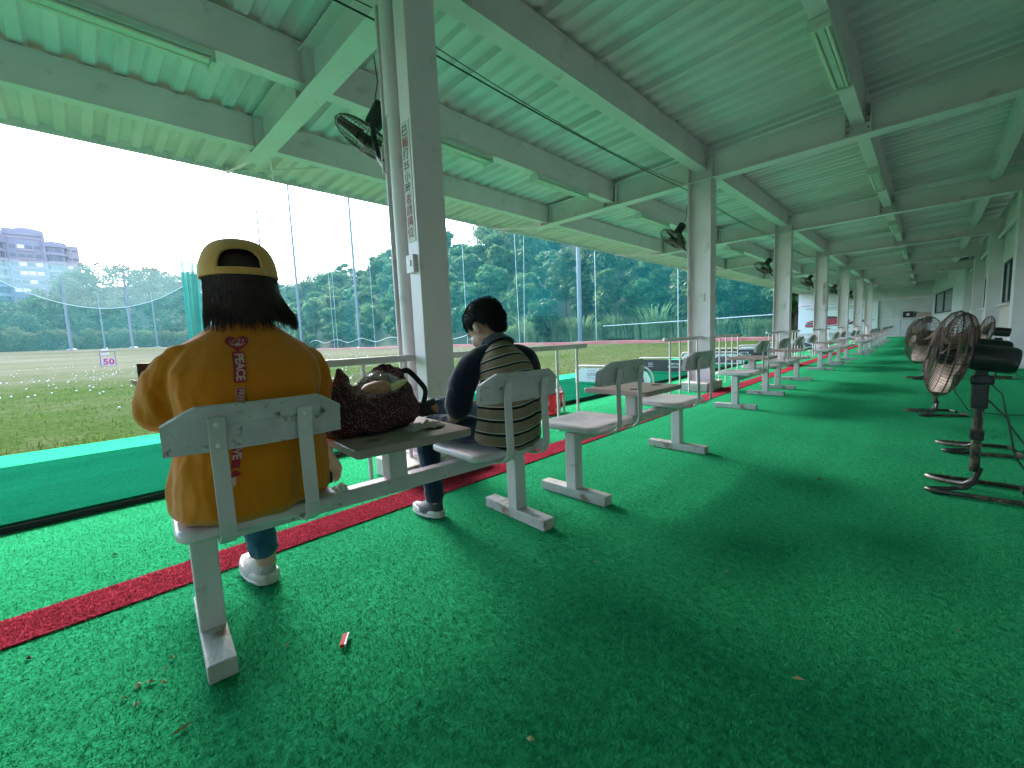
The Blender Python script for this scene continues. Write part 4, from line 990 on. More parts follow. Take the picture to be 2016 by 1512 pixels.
    # trousers: dark left leg, right knee paler, light on the denim painted into its colour
    mb=MB(); limb(mb,[(-1.42,1.30,.485),(-1.62,1.25,.482),(-1.80,1.205,.462),(-1.795,1.205,.27),(-1.785,1.21,.12)],[.066,.064,.060,.054,.050]); limb(mb,[(-1.40,1.29,.488),(-1.40,1.46,.488)],[.066,.066]); limb(mb,[(-1.42,1.44,.488),(-1.66,1.49,.505)],[.064,.062])
    me=baked(mb,.007,3); foldify(me,.006,1,(15,15,15)); from_mesh(me,'trousers',DENIM,p)
    mb=MB(); limb(mb,[(-1.64,1.485,.505),(-1.86,1.49,.525),(-1.875,1.38,.555),(-1.86,1.315,.558)],[.060,.054,.048,.044]); me=baked(mb,.007,3); foldify(me,.006,4,(15,15,15)); from_mesh(me,'trouser_leg',DENL,p)
    shoe(p,(-1.748,1.215,.001),(-1,-.12),.205,SHOEB,SOLEW,.86)
    # crossed foot: shoe lying on the knee
    up_=shoe(p,(-1.855,1.29,.522),(-.15,-1),.20,SHOEB,SHOEB,.80)
    # hair
    mb=MB()
    def blob(ctr,ra,n=18,m=14):
        mm=MB(); mm.ell((0,0,0),(1,1,1),n,m); q=Matrix((f,s,u)).transposed(); mb.add([Vector(ctr)+q@Vector((a[0]*ra[0],a[1]*ra[1],a[2]*ra[2])) for a in mm.v],mm.f)
    blob(hc+f*-.022+u*.052,(.112,.096,.084)); blob(hc+f*-.050+u*.020,(.078,.089,.080)); blob(hc-f*.060-u*.036,(.042,.064,.046)); blob(hc+u*.080,(.075,.072,.056))
    for sd in(-1,1): blob(hc+f*.024+s*sd*.083+u*.010,(.009,.006,.022))
    me=baked(mb,.006,2); hr=from_mesh(me,'hair',HAIRB,p)
    bvh=BVHTree.FromPolygons([v.co+wloc(hr) for v in hr.data.vertices],[q.vertices for q in hr.data.polygons])
    st=MB(); rs=random.Random(5)
    crown=hc+u*.115-f*.045
    for k in range(1600):
        vv=hr.data.vertices[rs.randrange(len(hr.data.vertices))]; a=vv.co+wloc(hr); nrm=Vector(vv.normal); away=(a-crown); away=(away-nrm*away.dot(nrm))
        if away.length<.005: continue
        away.normalize(); ln=rs.uniform(.016,.03)
        st.tube([a-nrm*.002,a+away*ln*.5+nrm*.005,a+away*ln+nrm*rs.uniform(.002,.010)],[.0016,.0015,.0004],4,cap=False)
    st.build('hair_strands',HAIRB,hr,smooth=True)
    EY=mat('eye_white',(.7,.68,.66),.25); IR=mat('eye_dark',(.01,.007,.006),.2)
    for sd in(-1,1):
        e=MB().ell(hc+f*.084+s*sd*.033+u*-.004,(.011,.011,.009),10,8).build('eye',EY,p,smooth=True); MB().ell(hc+f*.092+s*sd*.033+u*-.006,(.0045,.0045,.0045),8,6).build('iris',IR,e,smooth=True)
boy()
# ------------------------------------------------------------------ things on the near table
def bagmat():
    m=bpy.data.materials.new('dotted_maroon_cloth'); m.use_nodes=True; N=m.node_tree; b=N.nodes['Principled BSDF']; L=N.links.new; b.inputs['Roughness'].default_value=.8
    g=N.nodes.new('ShaderNodeTexCoord'); mp=N.nodes.new('ShaderNodeMapping'); mp.inputs['Scale'].default_value=(34,34,26); L(g.outputs['Object'],mp.inputs[0])
    v=N.nodes.new('ShaderNodeTexVoronoi'); v.inputs['Randomness'].default_value=.75; L(mp.outputs[0],v.inputs['Vector'])
    r=N.nodes.new('ShaderNodeValToRGB'); r.color_ramp.interpolation='CONSTANT'; e=r.color_ramp.elements; e[0].position=0; e[0].color=(.75,.50,.38,1); e[1].position=.20; e[1].color=(.050,.003,.011,1); L(v.outputs['Distance'],r.inputs['Fac']); L(r.outputs[0],b.inputs['Base Color']); return m
BAGM=bagmat(); STRAP=mat('black_webbing',(.012,.010,.012),.8,bump=.3,bscale=400)
TZ=.5612
def bag():
    c=V3(-1.60,.80,TZ); root=empty('tote_bag',c); tag(root,'maroon dotted cloth tote bag slumped open on the brown table','bag')
    ax=V3(-.12,1,0).normalized(); ay=V3(1,.12,0).normalized()
    mb=MB(); rings=[]; n=56; H=10
    for j in range(H+1):
        t=j/H; row=[]
        for i in range(n):
            a=2*math.pi*i/n; ca,sa=math.cos(a),math.sin(a)
            # ca>0: towards the boy (+y), sa>0: towards the camera (+x)
            top=.215+.030*ca+(.085*math.exp(-((a-math.pi*1.04)/.36)**2))+(.04*math.exp(-((a-math.pi*1.72)/.35)**2))-(.060*math.exp(-((a-math.pi*1.33)/.33)**2))-.045*max(0,sa)
            bul=math.sin(math.pi*min(1,t*1.12+.10))**.55
            rx=.215*(.80+.22*bul-.16*t*t); ry=.115*(.78+.34*bul-.18*t*t)
            q=1+.055*noise.noise(Vector((ca*2.1,sa*2.1,t*2.6)))+.03*noise.noise(Vector((ca*6,sa*6,t*5)))
            z=top*t; lean=.02*t
            row.append(c+ax*(rx*q*ca+lean)+ay*(ry*q*sa)+V3(0,0,z+.002))
        rings.append(row)
    # fold the rim inside
    for k,(sc,dz) in enumerate(((.93,-.012),(.80,-.045),(.55,-.085),(.2,-.10))):
        cen=c+V3(0,0,0); row=[]
        for i in range(n):
            p=rings[H][i]; o=c+V3(0,0,p.z-c.z); row.append(o+(p-o)*sc+V3(0,0,dz))
        rings.append(row)
    mb.loft(rings); me=baked(mb,None,2,2); foldify(me,.013,6,(13,13,9)); foldify(me,.005,9,(30,30,20)); from_mesh(me,'pouch',BAGM,root)
    # two handles, one flopped at each end
    def hd(P): 
        Q=[];
        for i in range(len(P)-1):
            a=P[max(i-1,0)];b=P[i];d=P[i+1];e=P[min(i+2,len(P)-1)]
            for k in range(5):
                t=k/5; Q.append(.5*((2*b)+(d-a)*t+(2*a-5*b+4*d-e)*t*t+(3*b-3*d+e-a)*t**3))
        Q.append(P[-1]); MB().tube(Q,.012,8,flat=(1,.28)).build('handle',STRAP,root,smooth=True)
    T=lambda a,b,z: c+ax*a+ay*b+V3(0,0,z)
    hd([T(-.160,-.050,.255),T(-.185,-.055,.290),T(-.225,-.045,.262),T(-.238,-.03,.18),T(-.215,.02,.10)])
    hd([T(.150,.01,.215),T(.185,.02,.225),T(.235,.03,.175),T(.265,.035,.125),T(.235,.04,.06),T(.190,.05,.03)])
    # loaf in clear bag and yellow bun in the mouth of the bag
    BR=mat('bread_crust',(.42,.14,.035),.6,var=.4,vscale=20); YB=mat('bun_pale',(.62,.55,.28),.6)
    pk=empty('bread_packet',T(.02,.02,.10)); tag(pk,'brown loaf in crumpled clear plastic poking out of the tote bag','bread')
    me=baked(MB().ell(T(.02,.035,.165),(.048,.066,.032),18,12),None,0,0); foldify(me,.006,2,(20,20,20)); from_mesh(me,'loaf',BR,pk)
    PL=bpy.data.materials.new('clear_plastic'); PL.use_nodes=True; N=PL.node_tree; b=N.nodes['Principled BSDF']; b.inputs['Base Color'].default_value=(.8,.75,.75,1); b.inputs['Roughness'].default_value=.12; b.inputs['Alpha'].default_value=.16
    me=baked(MB().ell(T(-.005,.03,.180),(.078,.115,.055),26,18),None,0,1); foldify(me,.020,7,(26,26,26)); from_mesh(me,'wrapper',PL,pk,smooth=False)
    bu=MB().ell((0,0,0),(.016,.048,.014),14,10); q=Matrix.Rotation(.5,3,'X')@Matrix.Rotation(-.5,3,'Z'); bu.v=[tuple(T(.075,.085,.175)+q@Vector(p)) for p in bu.v]
    o=bu.build('pale_bun',YB,smooth=True); tag(o,'pale yellow bun end lying on the tote bag rim','bun')
bag()
def crumple(name,c,sx,sy,h,m,lab,cat,seed):
    n=22; mb=MB(); vs=[];fs=[]
    for i in range(n+1):
        for j in range(n+1):
            a,b=(i/n-.5),(j/n-.5); q=Vector((a*7+seed,b*7,seed)); z=h*(.55+.9*noise.noise(q)+.5*noise.noise(q*2.3)); ed=max(abs(a),abs(b))*2
            vs.append((c[0]+a*sx*(1+.15*noise.noise(q*1.3)),c[1]+b*sy*(1+.2*noise.noise(q*1.7+Vector((3,0,0)))),c[2]+max(.001,z*(1-.75*ed**3))))
    for i in range(n):
        for j in range(n): a=i*(n+1)+j; fs.append((a,a+n+1,a+n+2,a+1))
    mb.add(vs,fs); o=mb.build(name,m,smooth=True); tag(o,lab,cat); q=o.modifiers.new('s','SOLIDIFY'); q.thickness=.0008; return o
TIS=mat('tissue_paper',(.62,.52,.50),.85,trans=.25)
crumple('tissue',(-1.435,.945,TZ),.075,.155,.026,TIS,'crumpled tissue paper on the brown table beside the tote bag','tissue',2.2)
crumple('tissue',(-1.52,.615,.373),.05,.06,.03,mat('white_tissue',(.75,.72,.70),.85),'white crumpled paper on the bench beam beside the woman','tissue',7.7)
# ------------------------------------------------------------------ litter on the carpet
STRAW=mat('dry_leaf',(.45,.38,.20),.8,var=.3,vscale=60); DLF=mat('dark_leaf',(.05,.04,.03),.8)
rl=random.Random(12)
LIT=[(-1.50,.02,.03,1),(-1.49,.045,.028,1),(-1.47,-.01,.018,0),(-1.46,.07,.02,1),(-1.52,.08,.016,1),(-1.42,.01,.02,1),(-1.24,.08,.05,0),(-1.56,.10,.018,1),(-2.6,.02,.022,2),(-1.9,-.20,.020,2),(-1.2,.62,.014,1),(-.9,1.35,.02,0),(-.5,1.6,.018,0),(-.42,2.97,.035,2),(-.75,3.4,.015,0),(-1.1,2.4,.015,1),(-.2,1.2,.03,0),(-.05,.9,.03,0),(-.6,.62,.02,1),(.1,1.7,.022,0),(-.9,4.4,.02,0),(-1.35,.35,.014,1)]
for k,(x,y,l,t) in enumerate(LIT):
    a=rl.random()*6.28; dx,dy=math.cos(a)*l,math.sin(a)*l; w_=l*(.10 if t==0 else .28 if t==1 else .4); sx,sy=-math.sin(a)*w_,math.cos(a)*w_
    mb=MB().add([(x-dx/2,y-dy/2,.004),(x+sx,y+sy,.009),(x+dx/2,y+dy/2,.006),(x-sx,y-sy,.005),(x,y,.014)],[(0,1,4),(1,2,4),(2,3,4),(3,0,4),(0,3,2,1)])
    o=mb.build('leaf_bit',DLF if t==2 else STRAW); tag(o,('tiny dark leaf scrap' if t==2 else 'thin straw coloured blade' if t==0 else 'small dry leaf flake')+' lying on the green carpet','litter','litter on the carpet')
wp=MB().box((-1.235,.475,.010),(.016,.055,.008),rz=.95).build('wrapper_strip',mat('wrapper_red',(.50,.015,.02),.8),bevel=.003); tag(wp,'small red and white wrapper strip on the carpet, front centre left','litter')
e=MB().box((-1.2300,.4820,.0105),(.004,.055,.0095),rz=.95).build('white_edge',PAINT,wp)
# ------------------------------------------------------------------ outside: bank, net, poles, trees, building
BANKM=mat('red_bank',(.30,.095,.085),.9,var=.3,vscale=.8,bump=.5,bscale=4,dirt=(.22,.16,.10),dscale=.6,dlo=.5,dhi=.7)
mb=MB(); rings=[]
for k in range(90):
    x=-7.5-k*1.75; z=terr(x,39.0); h=.24+.06*noise.noise(Vector((x*.3,2,0)))
    rings.append([Vector((x,37.2,z-.1)),Vector((x,37.4,z+h)),Vector((x,37.9,z+h+.05)),Vector((x,38.25,z-.2))])
mb.loft(rings,True); bk=mb.build('red_earth_bank',BANKM); tag(bk,kind='structure')
LEAF=[mat('leaf_a',(.095,.20,.065),.6,var=.6,vscale=.7,trans=.45,orand=.35,spec=.25),mat('leaf_b',(.12,.19,.055),.6,var=.6,vscale=.7,trans=.45,orand=.3,spec=.25)]
OLIVE=mat('leaf_olive',(.10,.12,.04),.7,var=.4,vscale=.6,trans=.3,orand=.25,spec=.15); REED=mat('reed_leaf',(.22,.34,.15),.6,var=.4,vscale=2,trans=.35,orand=.2,spec=.2)
BARK=mat('bark',(.10,.075,.055),.9,var=.4,vscale=5,bump=.6,bscale=12)
rng=np.random.default_rng(5)
def leafcloud(centers, radii, n_each, size, flat=.75, droop=.3):
    """leaf sized quads spread through lumps; returns verts, faces arrays"""
    V=[];F=[];k=0
    for (c,r,n) in zip(centers,radii,n_each):
        d=rng.normal(size=(n,3)); d/=np.linalg.norm(d,axis=1)[:,None]
        rad=r*(rng.random(n)**.33)
        p=c+d*rad[:,None]*np.array([1,1,flat])
        u=rng.normal(size=(n,3)); u[:,2]*=.5; u[:,2]-=droop; u/=np.linalg.norm(u,axis=1)[:,None]
        w_=np.cross(u,d+rng.normal(size=(n,3))*.4); w_/=np.linalg.norm(w_,axis=1)[:,None]+1e-9
        s=size*(.6+.8*rng.random(n))[:,None]
        a=p-u*s*.5; b=p+w_*s*.28; c2=p+u*s*.5; e=p-w_*s*.28
        q=np.stack([a,b,c2,e],1).reshape(-1,3); V.append(q)
        F.append(np.arange(n*4).reshape(n,4)+k); k+=n*4
    return np.concatenate(V),np.concatenate(F)
def mesh_np(name,V,F,m):
    me=bpy.data.meshes.new(name); me.vertices.add(len(V)); me.vertices.foreach_set('co',V.astype(np.float32).ravel())
    me.loops.add(F.size); me.loops.foreach_set('vertex_index',F.astype(np.int32).ravel()); me.polygons.add(len(F))
    me.polygons.foreach_set('loop_start',np.arange(0,F.size,F.shape[1]).astype(np.int32)); 
    me.update(calc_edges=True); me.validate(); me.materials.append(m); return me
def tree_proto(h, spread, n, size, m, seed):
    r=random.Random(seed); C=[];Rr=[];Nn=[]
    tr=MB(); hb=h*.30
    tr.tube([(0,0,-.6),(.05,.03,hb*.5),(-.06,.05,hb),(.04,0,h*.62),(0,0,h*.85)],[.20,.17,.14,.08,.03],7)
    for k in range(16):
        a=r.random()*6.283; zz=h*(.30+.65*r.random()); rr=spread*(1-((zz/h-.55)/.62)**2)*(.35+.65*r.random()); c=(rr*math.cos(a),rr*math.sin(a),zz)
        C.append(np.array(c)); Rr.append(spread*(.30+.25*r.random())); Nn.append(int(n/18))
        tr.tube([(0,0,max(hb*.7,zz-rr*.7)),(c[0]*.55,c[1]*.55,zz-rr*.18),c],[.07,.045,.015],5)
    C.append(np.array((0,0,h*.93))); Rr.append(spread*.42); Nn.append(int(n/18)); C.append(np.array((0,0,h*.6))); Rr.append(spread*.7); Nn.append(int(n/18))
    V,F=leafcloud(C,Rr,Nn,size)
    cr=bpy.data.objects.new('crown',mesh_np('crown',V,F,m)); COL.objects.link(cr)
    tk=tr.build('trunk',BARK,local=True,smooth=True)
    root=empty('tree',(0,0,0)); cr.parent=root; tk.parent=root; return root
PR=[tree_proto(9,3.3,3000,.80,LEAF[0],1),tree_proto(10.5,3.0,3000,.72,LEAF[1],2),tree_proto(8,3.6,3400,.90,LEAF[0],3),tree_proto(11,2.8,2800,.66,LEAF[1],4),tree_proto(7,3.0,2800,.75,LEAF[0],5)]
SPARSE=tree_proto(13,2.6,900,.42,LEAF[1],9)
used=[False]*5
rt=random.Random(21)
def put_tree(k,x,y,s,lab,grp):
    if k==9: o=copy_tree(SPARSE)
    else:
        o=PR[k] if not used[k] else copy_tree(PR[k]); used[k]=True
    o.location=(x,y,terr(x,y)-.3); o.rotation_euler=(0,0,rt.random()*6.28); o.scale=(s*rt.uniform(.9,1.15),s*rt.uniform(.9,1.15),s)
    tag(o,lab,'tree',grp)
LABR='broadleaf tree in the dense green wood behind the netting right of the woman'
for row,(yy,step,sc) in enumerate(((43.0,4.6,.62),(48.0,5.2,.85),(55,6.0,.95),(63,7.0,1.0),(73,8.5,1.05))):
    x=6.0
    while x>-150-row*14:
        px=x+rt.uniform(-1.3,1.3); py=yy+rt.uniform(-2,2)
        put_tree(rt.randrange(5),px,py,sc*rt.uniform(.82,1.18),LABR,'wood behind the netting')
        x-=step*(1+max(0,-x-60)*.006)
for (px,py) in ((-66,66),(-70,63),(-62,68),(-75,67),(-60,64)):
    put_tree(9,px,py,1.1,'tall thin leaved tree showing bright sky between its leaves beside the near column','thin trees on the hilltop')
bpy.data.objects.remove(SPARSE.children[0]); 
for ch in list(SPARSE.children): bpy.data.objects.remove(ch)
bpy.data.objects.remove(SPARSE)
# reeds at the bank
def reed_proto(seed,h):
    r=random.Random(seed); V=[];F=[]
    for k in range(230):
        a=r.random()*6.283; rr=r.random()**.6*1.3; bx,by_=rr*math.cos(a),rr*math.sin(a); ln=h*(.6+.5*r.random()); ou=(.25+.5*r.random()); da=a+r.uniform(-.8,.8); wd=.05+.05*r.random()
        pts=[]; n=5
        for i in range(n+1):
            t=i/n; q=ou*ln*.75*t**2.2; z=ln*(t-.42*t**3.2)
            pts.append((bx+math.cos(da)*q,by_+math.sin(da)*q,z))
        sx,sy=-math.sin(da)*wd,math.cos(da)*wd; b=len(V)
        for i,p in enumerate(pts):
            f=1-i/n*.9; V+=[(p[0]-sx*f,p[1]-sy*f,p[2]),(p[0]+sx*f,p[1]+sy*f,p[2])]
        F+=[(b+2*i,b+2*i+1,b+2*i+3,b+2*i+2) for i in range(n)]
    return mesh_np('reed',np.array(V),np.array(F),REED)
RP=[reed_proto(3,3.2),reed_proto(4,3.9),reed_proto(6,2.7)]
for k in range(26):
    x=-9.5-k*1.45+rt.uniform(-.4,.4); y=40.6+rt.uniform(0,1.3)
    o=bpy.data.objects.new('reed_clump',RP[k%3]); COL.objects.link(o); o.location=(x,y,terr(x,y)-.1); o.rotation_euler=(0,0,rt.random()*6); s=rt.uniform(.9,1.25)*(1.1 if -42<x<-17 else .7); o.scale=(s,s,s)
    tag(o,'tall drooping reed grass clump growing along the red bank below the wood','reeds','reed clumps along the bank')
# olive shrubs along the far left edge of the field
def shrub_proto(seed):
    r=random.Random(seed); C=[np.array((r.uniform(-3,3),r.uniform(-2,2),r.uniform(1,5.2))) for _ in range(14)]
    V,F=leafcloud(C,[1.6]*14,[190]*14,.55,.9); return mesh_np('shrub',V,F,OLIVE)
SP=[shrub_proto(1),shrub_proto(2),shrub_proto(3)]
for k in range(28):
    y=-52+k*4.4; x=-163-rt.uniform(0,3)
    if y>36: x=-150-rt.uniform(0,3)
    o=bpy.data.objects.new('olive_shrub',SP[k%3]); COL.objects.link(o); o.location=(x,y,terr(x,y)-.4); o.rotation_euler=(0,0,rt.random()*6); s=rt.uniform(.85,1.1); o.scale=(s,s,s*rt.uniform(.9,1.1))
    tag(o,'olive green shrub in the hedge row at the far left edge of the field','shrub','far hedge row')
# wooded hillside on the far left reads as one mass
V=[];F=[];kk=0
C=[];Rr=[];Nn=[]
for i in range(520):
    x=-176-rng.random()*95; y=-150+rng.random()*240
    z=terr(x,y); s=2.6+2.0*rng.random()
    for j in range(3):
        C.append(np.array((x+rng.normal()*2,y+rng.normal()*2,z+2.5+j*2.2+rng.random()))); Rr.append(s*(1-.12*j)); Nn.append(95)
V,F=leafcloud(C,Rr,Nn,1.15,.8)
hs=bpy.data.objects.new('wooded_hillside',mesh_np('wooded_hillside',V,F,mat('leaf_far',(.05,.105,.05),.7,var=.5,vscale=.15,trans=.35,spec=.1))); COL.objects.link(hs)
tag(hs,'dark green wooded hillside beyond the far left of the field','woodland',kind='stuff')
# net sheets
def net_mat(name,col,a,tr=.6):
    m=bpy.data.materials.new(name); m.use_nodes=True; N=m.node_tree; L=N.links.new; N.nodes.remove(N.nodes['Principled BSDF'])
    d=N.nodes.new('ShaderNodeBsdfDiffuse'); d.inputs[0].default_value=(*col,1); t=N.nodes.new('ShaderNodeBsdfTranslucent'); t.inputs[0].default_value=(*col,1); x=N.nodes.new('ShaderNodeBsdfTransparent')
    m1=N.nodes.new('ShaderNodeMixShader'); m1.inputs[0].default_value=tr; L(d.outputs[0],m1.inputs[1]); L(t.outputs[0],m1.inputs[2])
    g=N.nodes.new('ShaderNodeTexCoord'); n=N.nodes.new('ShaderNodeTexNoise'); n.inputs['Scale'].default_value=.12; n.inputs['Detail'].default_value=5; L(g.outputs['Object'],n.inputs[0])
    mr=N.nodes.new('ShaderNodeMapRange'); mr.inputs[1].default_value=.3; mr.inputs[2].default_value=.7; mr.inputs[3].default_value=a*.75; mr.inputs[4].default_value=a*1.25; L(n.outputs['Fac'],mr.inputs[0])
    m2=N.nodes.new('ShaderNodeMixShader'); L(mr.outputs[0],m2.inputs[0]); L(x.outputs[0],m2.inputs[1]); L(m1.outputs[0],m2.inputs[2]); L(m2.outputs[0],N.nodes['Material Output'].inputs[0]); return m
NETG=net_mat('green_netting',(.02,.46,.46),.15); NETW=net_mat('grey_netting',(.30,.36,.35),.14); NETB=net_mat('bunched_netting',(.02,.42,.36),.80)
ROPE=mat('pale_rope',(.55,.66,.62),.7); POLEM=mat('pole_grey',(.17,.23,.24),.5,var=.15,vscale=.5)
NR=empty('safety_net',(-60,38.4,0)); tag(NR,'tall green safety net hung in front of the wood on the right','net')
def netsheet(name,P0,P1,ztop,zb,m,parent,nseg=60,sag=.35):
    mb=MB(); vs=[];fs=[]; nz=8
    for i in range(nseg+1):
        t=i/nseg; x=P0[0]+(P1[0]-P0[0])*t; y=P0[1]+(P1[1]-P0[1])*t
        z0=max(zb,terr(x,y)-.05) if zb is not None else terr(x,y)-.05
        for j in range(nz+1):
            s=j/nz; vs.append((x+.0,y+sag*math.sin(i*.9)*math.sin(math.pi*s)+.15*math.sin(i*2.1),z0+(ztop-z0)*s))
    for i in range(nseg):
        for j in range(nz): a=i*(nz+1)+j; fs.append((a,a+nz+1,a+nz+2,a+1))
    mb.add(vs,fs); return mb.build(name,m,parent,smooth=True)
netsheet('net_sheet',(-7.6,38.4),(-150,38.4),30,None,NETG,NR)
for (xa,xb,zt) in ((-24.8,-24.9,24),(-34,-35.2,26),(-36.2,-36.0,26),(-16.2,-16.2,20),(-14.4,-13.2,18),(-64,-64,28),(-88,-88.4,30),(-90,-90,30),(-72,-72.4,30),(-46,-46,28)):
    MB().tube([(xb,38.2,terr(xb,38)+.1),((xa+xb)/2,38.15,zt*.5),(xa,38.2,zt)],.028,5).build('rope',ROPE,NR)
MB().tube([(-7.9,38.1,1.98),(-14,38.1,1.92),(-19,38.1,1.90),(-24,38.1,1.88)],.03,5).build('rope',ROPE,NR)
MB().tube([(-44+1.6*k*-1,38.1,1.6+.35*math.cos(k*.9)+.02*k) for k in range(38)],.03,5).build('rope',ROPE,NR)
# left: far net behind the field
NL=empty('far_net',(-150,0,3)); tag(NL,'grey veil of netting with scalloped lower edge at the far left','net')
mb=MB(); vs=[];fs=[]; n=72
for i in range(n+1):
    y=-45+i*82/n; t=(y+45)/82
    zl=13.0+7.5*abs(math.sin((t*3+.02)*math.pi))**0+4.2*(2*((t*2.0)%1)-1)**2
    zl=13.2+.0225*(((y-5.5+18)%36)-18)**2
    for j in range(5): vs.append((-150,y,zl+(24-zl)*j/4))
for i in range(n):
    for j in range(4): a=i*5+j; fs.append((a,a+5,a+6,a+1))
mb.add(vs,fs); mb.build('net_sheet',NETW,NL)
MB().tube([vs[i*5] for i in range(n+1)],.07,5).build('edge_rope',ROPE,NL)
netsheet('net_sheet',(-151,-60),(-151,37),23.5,None,net_mat('green_netting_far',(.05,.40,.42),.10),NL,nseg=40)
# bunched teal net
NB=empty('bunched_net',(-120,21,2)); tag(NB,'bright teal bundle of gathered netting hanging left of the capped woman','net')
mb=MB(); vs=[];fs=[]; m_=28
for i in range(m_+1):
    t=i/m_; y=17.9+3.7*t
    for j,zz in enumerate((-.5,6,13,18,20.5)): vs.append((-120+1.1*math.sin(i*2.2)+.4*math.sin(i*.9),y-(.9*t*(1-j/4)),terr(-120,y)+zz*.98+(.8*math.sin(i*1.3) if j==4 else 0)))
for i in range(m_):
    for j in range(4): a=i*5+j; fs.append((a,a+5,a+6,a+1))
mb.add(vs,fs); mb.build('folded_sheet',NETB,NB,smooth=True)
# poles
def pole(x,y,h,r,lab,base=True):
    z=terr(x,y); root=empty('net_pole',(x,y,z)); MB().tube([(x,y,z-.3),(x,y,z+h*.5),(x,y,z+h)],[r,r*.85,r*.6],10).build('shaft',POLEM,root,smooth=True)
    MB().lathe([(r*2.6,0),(r*2.6,.12),(r*1.5,.35)],10,(x,y,z)).build('footing',POLEM,root)
    tag(root,lab,'pole','net poles')
pole(-27.3,38.75,22,.26,'thick grey net pole in front of the wood, right of the boy')
pole(-79.5,38.75,36,.30,'tall slim net pole just left of the near column')
pole(-110,38.75,44,.34,'tall slim net pole halfway between cap and near column')
pole(-135,38.75,43,.34,'thin tall net pole closest to the woman\'s cap on the right')
pole(-150.5,10.4,19.5,.38,'pale net pole right of the fifty sign at the far left')
pole(-150.5,-1.0,18,.38,'pale net pole left of the fifty sign at the far left')
pole(-151.5,5.0,14,.22,'faint thin net pole between the two pale poles')
pole(-151.5,15.5,15,.22,'faint thin net pole nearest the teal bundle')
# apartment tower on the hill
BW=mat('tower_concrete',(.25,.225,.29),.8,var=.1,vscale=.05); BP=mat('tower_pink',(.32,.24,.27),.8,var=.1,vscale=.05); BG=mat('tower_glass',(.05,.065,.10),.3); BLT=mat('tower_light_pane',(.75,.80,.82),.2)
bx=-300.0
TB=empty('apartment_tower',(bx,-9,18)); tag(TB,'grey apartment tower with curved balcony bays on the far left hilltop','building')
def seg(name,y0,y1,z0,z1,x0,m): return MB().bb(x0-14,x0,y0,y1,z0,z1).build(name,m,TB)
seg('wall',-18.0,-6.2,10,58.2,bx,BW); seg('roof_band',-18.5,-5.7,58.2,61,bx+.5,BW); seg('roof_band',-18.2,-6.0,56.6,57.4,bx+.3,BP)
MB().lathe([(4.6,61),(4.2,62.0),(2.5,62.8)],20,(bx-6,-11,0)).build('roof',BW,TB)
seg('side_wall',.4,5.4,10,55.6,bx-2,BP)
for nm,yc,rad,ztop in(('balcony_bay',-2.9,3.9,55.6),('balcony_bay',-24.0,6.4,56.5)):
    MB().lathe([(rad,10),(rad,ztop)],24,(bx-2,yc,0)).build(nm,BG,TB)
    z=14
    while z<ztop-2:
        MB().lathe([(rad+.5,z),(rad+.5,z+1.25)],24,(bx-2,yc,0)).build('balcony',BW,TB); z+=4.0
    MB().lathe([(rad+.6,ztop-1.8),(rad+.6,ztop+.6)],24,(bx-2,yc,0)).build('parapet',BW,TB)
z=16.4; rb=random.Random(3)
while z<56:
    for a,b in((-17.0,-15.0),(-14.4,-12.4),(-11.9,-9.9),(-9.2,-7.2)):
        MB().bb(bx-.2,bx+.12,a,b,z,z+1.5).build('window',BLT if rb.random()<.42 else BG,TB)
    MB().bb(bx+.01,bx+.5,-15.0,-8.9,z-1.3,z-.4).build('ledge',BP,TB)
    if z<53:
        for a,b in((.9,2.5),(3.1,4.8)): MB().bb(bx-2.2,bx-1.88,a,b,z+.3,z+1.4).build('window',BLT if rb.random()<.4 else BG,TB)
    z+=4.0
for a in(-18.6,-6.0): MB().bb(bx-1,bx+1.2,a-.5,a+.5,10,59.5).build('pier',BW,TB)
# fifty yard sign
SG=mat('sign_panel',(.50,.42,.46),.5); SF=mat('sign_frame',(.12,.12,.15),.5); SR=mat('sign_red',(.50,.02,.06),.5)
sx,sy=-44.8,1.55; sz=terr(sx,sy)
S=empty('distance_sign',(sx,sy,sz)); tag(S,'low framed distance sign reading fifty in red on the field','sign')
mb=MB()
for dy in(-.42,.42): mb.tube([(sx,sy+dy,sz),(sx,sy+dy,sz+1.12)],.028,6)
mb.tube([(sx,sy-.42,sz+1.12),(sx,sy+.42,sz+1.12)],.028,6); mb.tube([(sx-.6,sy-.42,sz),(sx,sy-.42,sz+1.1)],.022,6); mb.tube([(sx-.6,sy+.42,sz),(sx,sy+.42,sz+1.1)],.022,6); mb.build('frame',SF,S)
pn=MB().bb(sx-.02,sx+.02,sy-.40,sy+.40,sz+.04,sz+.60).build('panel',SG,S)
text_obj('numerals','50',.62,SR,frame((sx+.03,sy+.02,sz+.31),(0,1,0),(0,0,1)),pn,bold=.02,spacing=1.05)
MB().bb(sx-.4,sx+.05,sy-.36,sy+.10,sz+.82,sz+.98).build('tray',SG,S,bevel=.02)
MB().bb(sx-.3,sx+.03,sy-.34,sy+.06,sz+1.15,sz+1.26).build('tray',SG,S,bevel=.02)
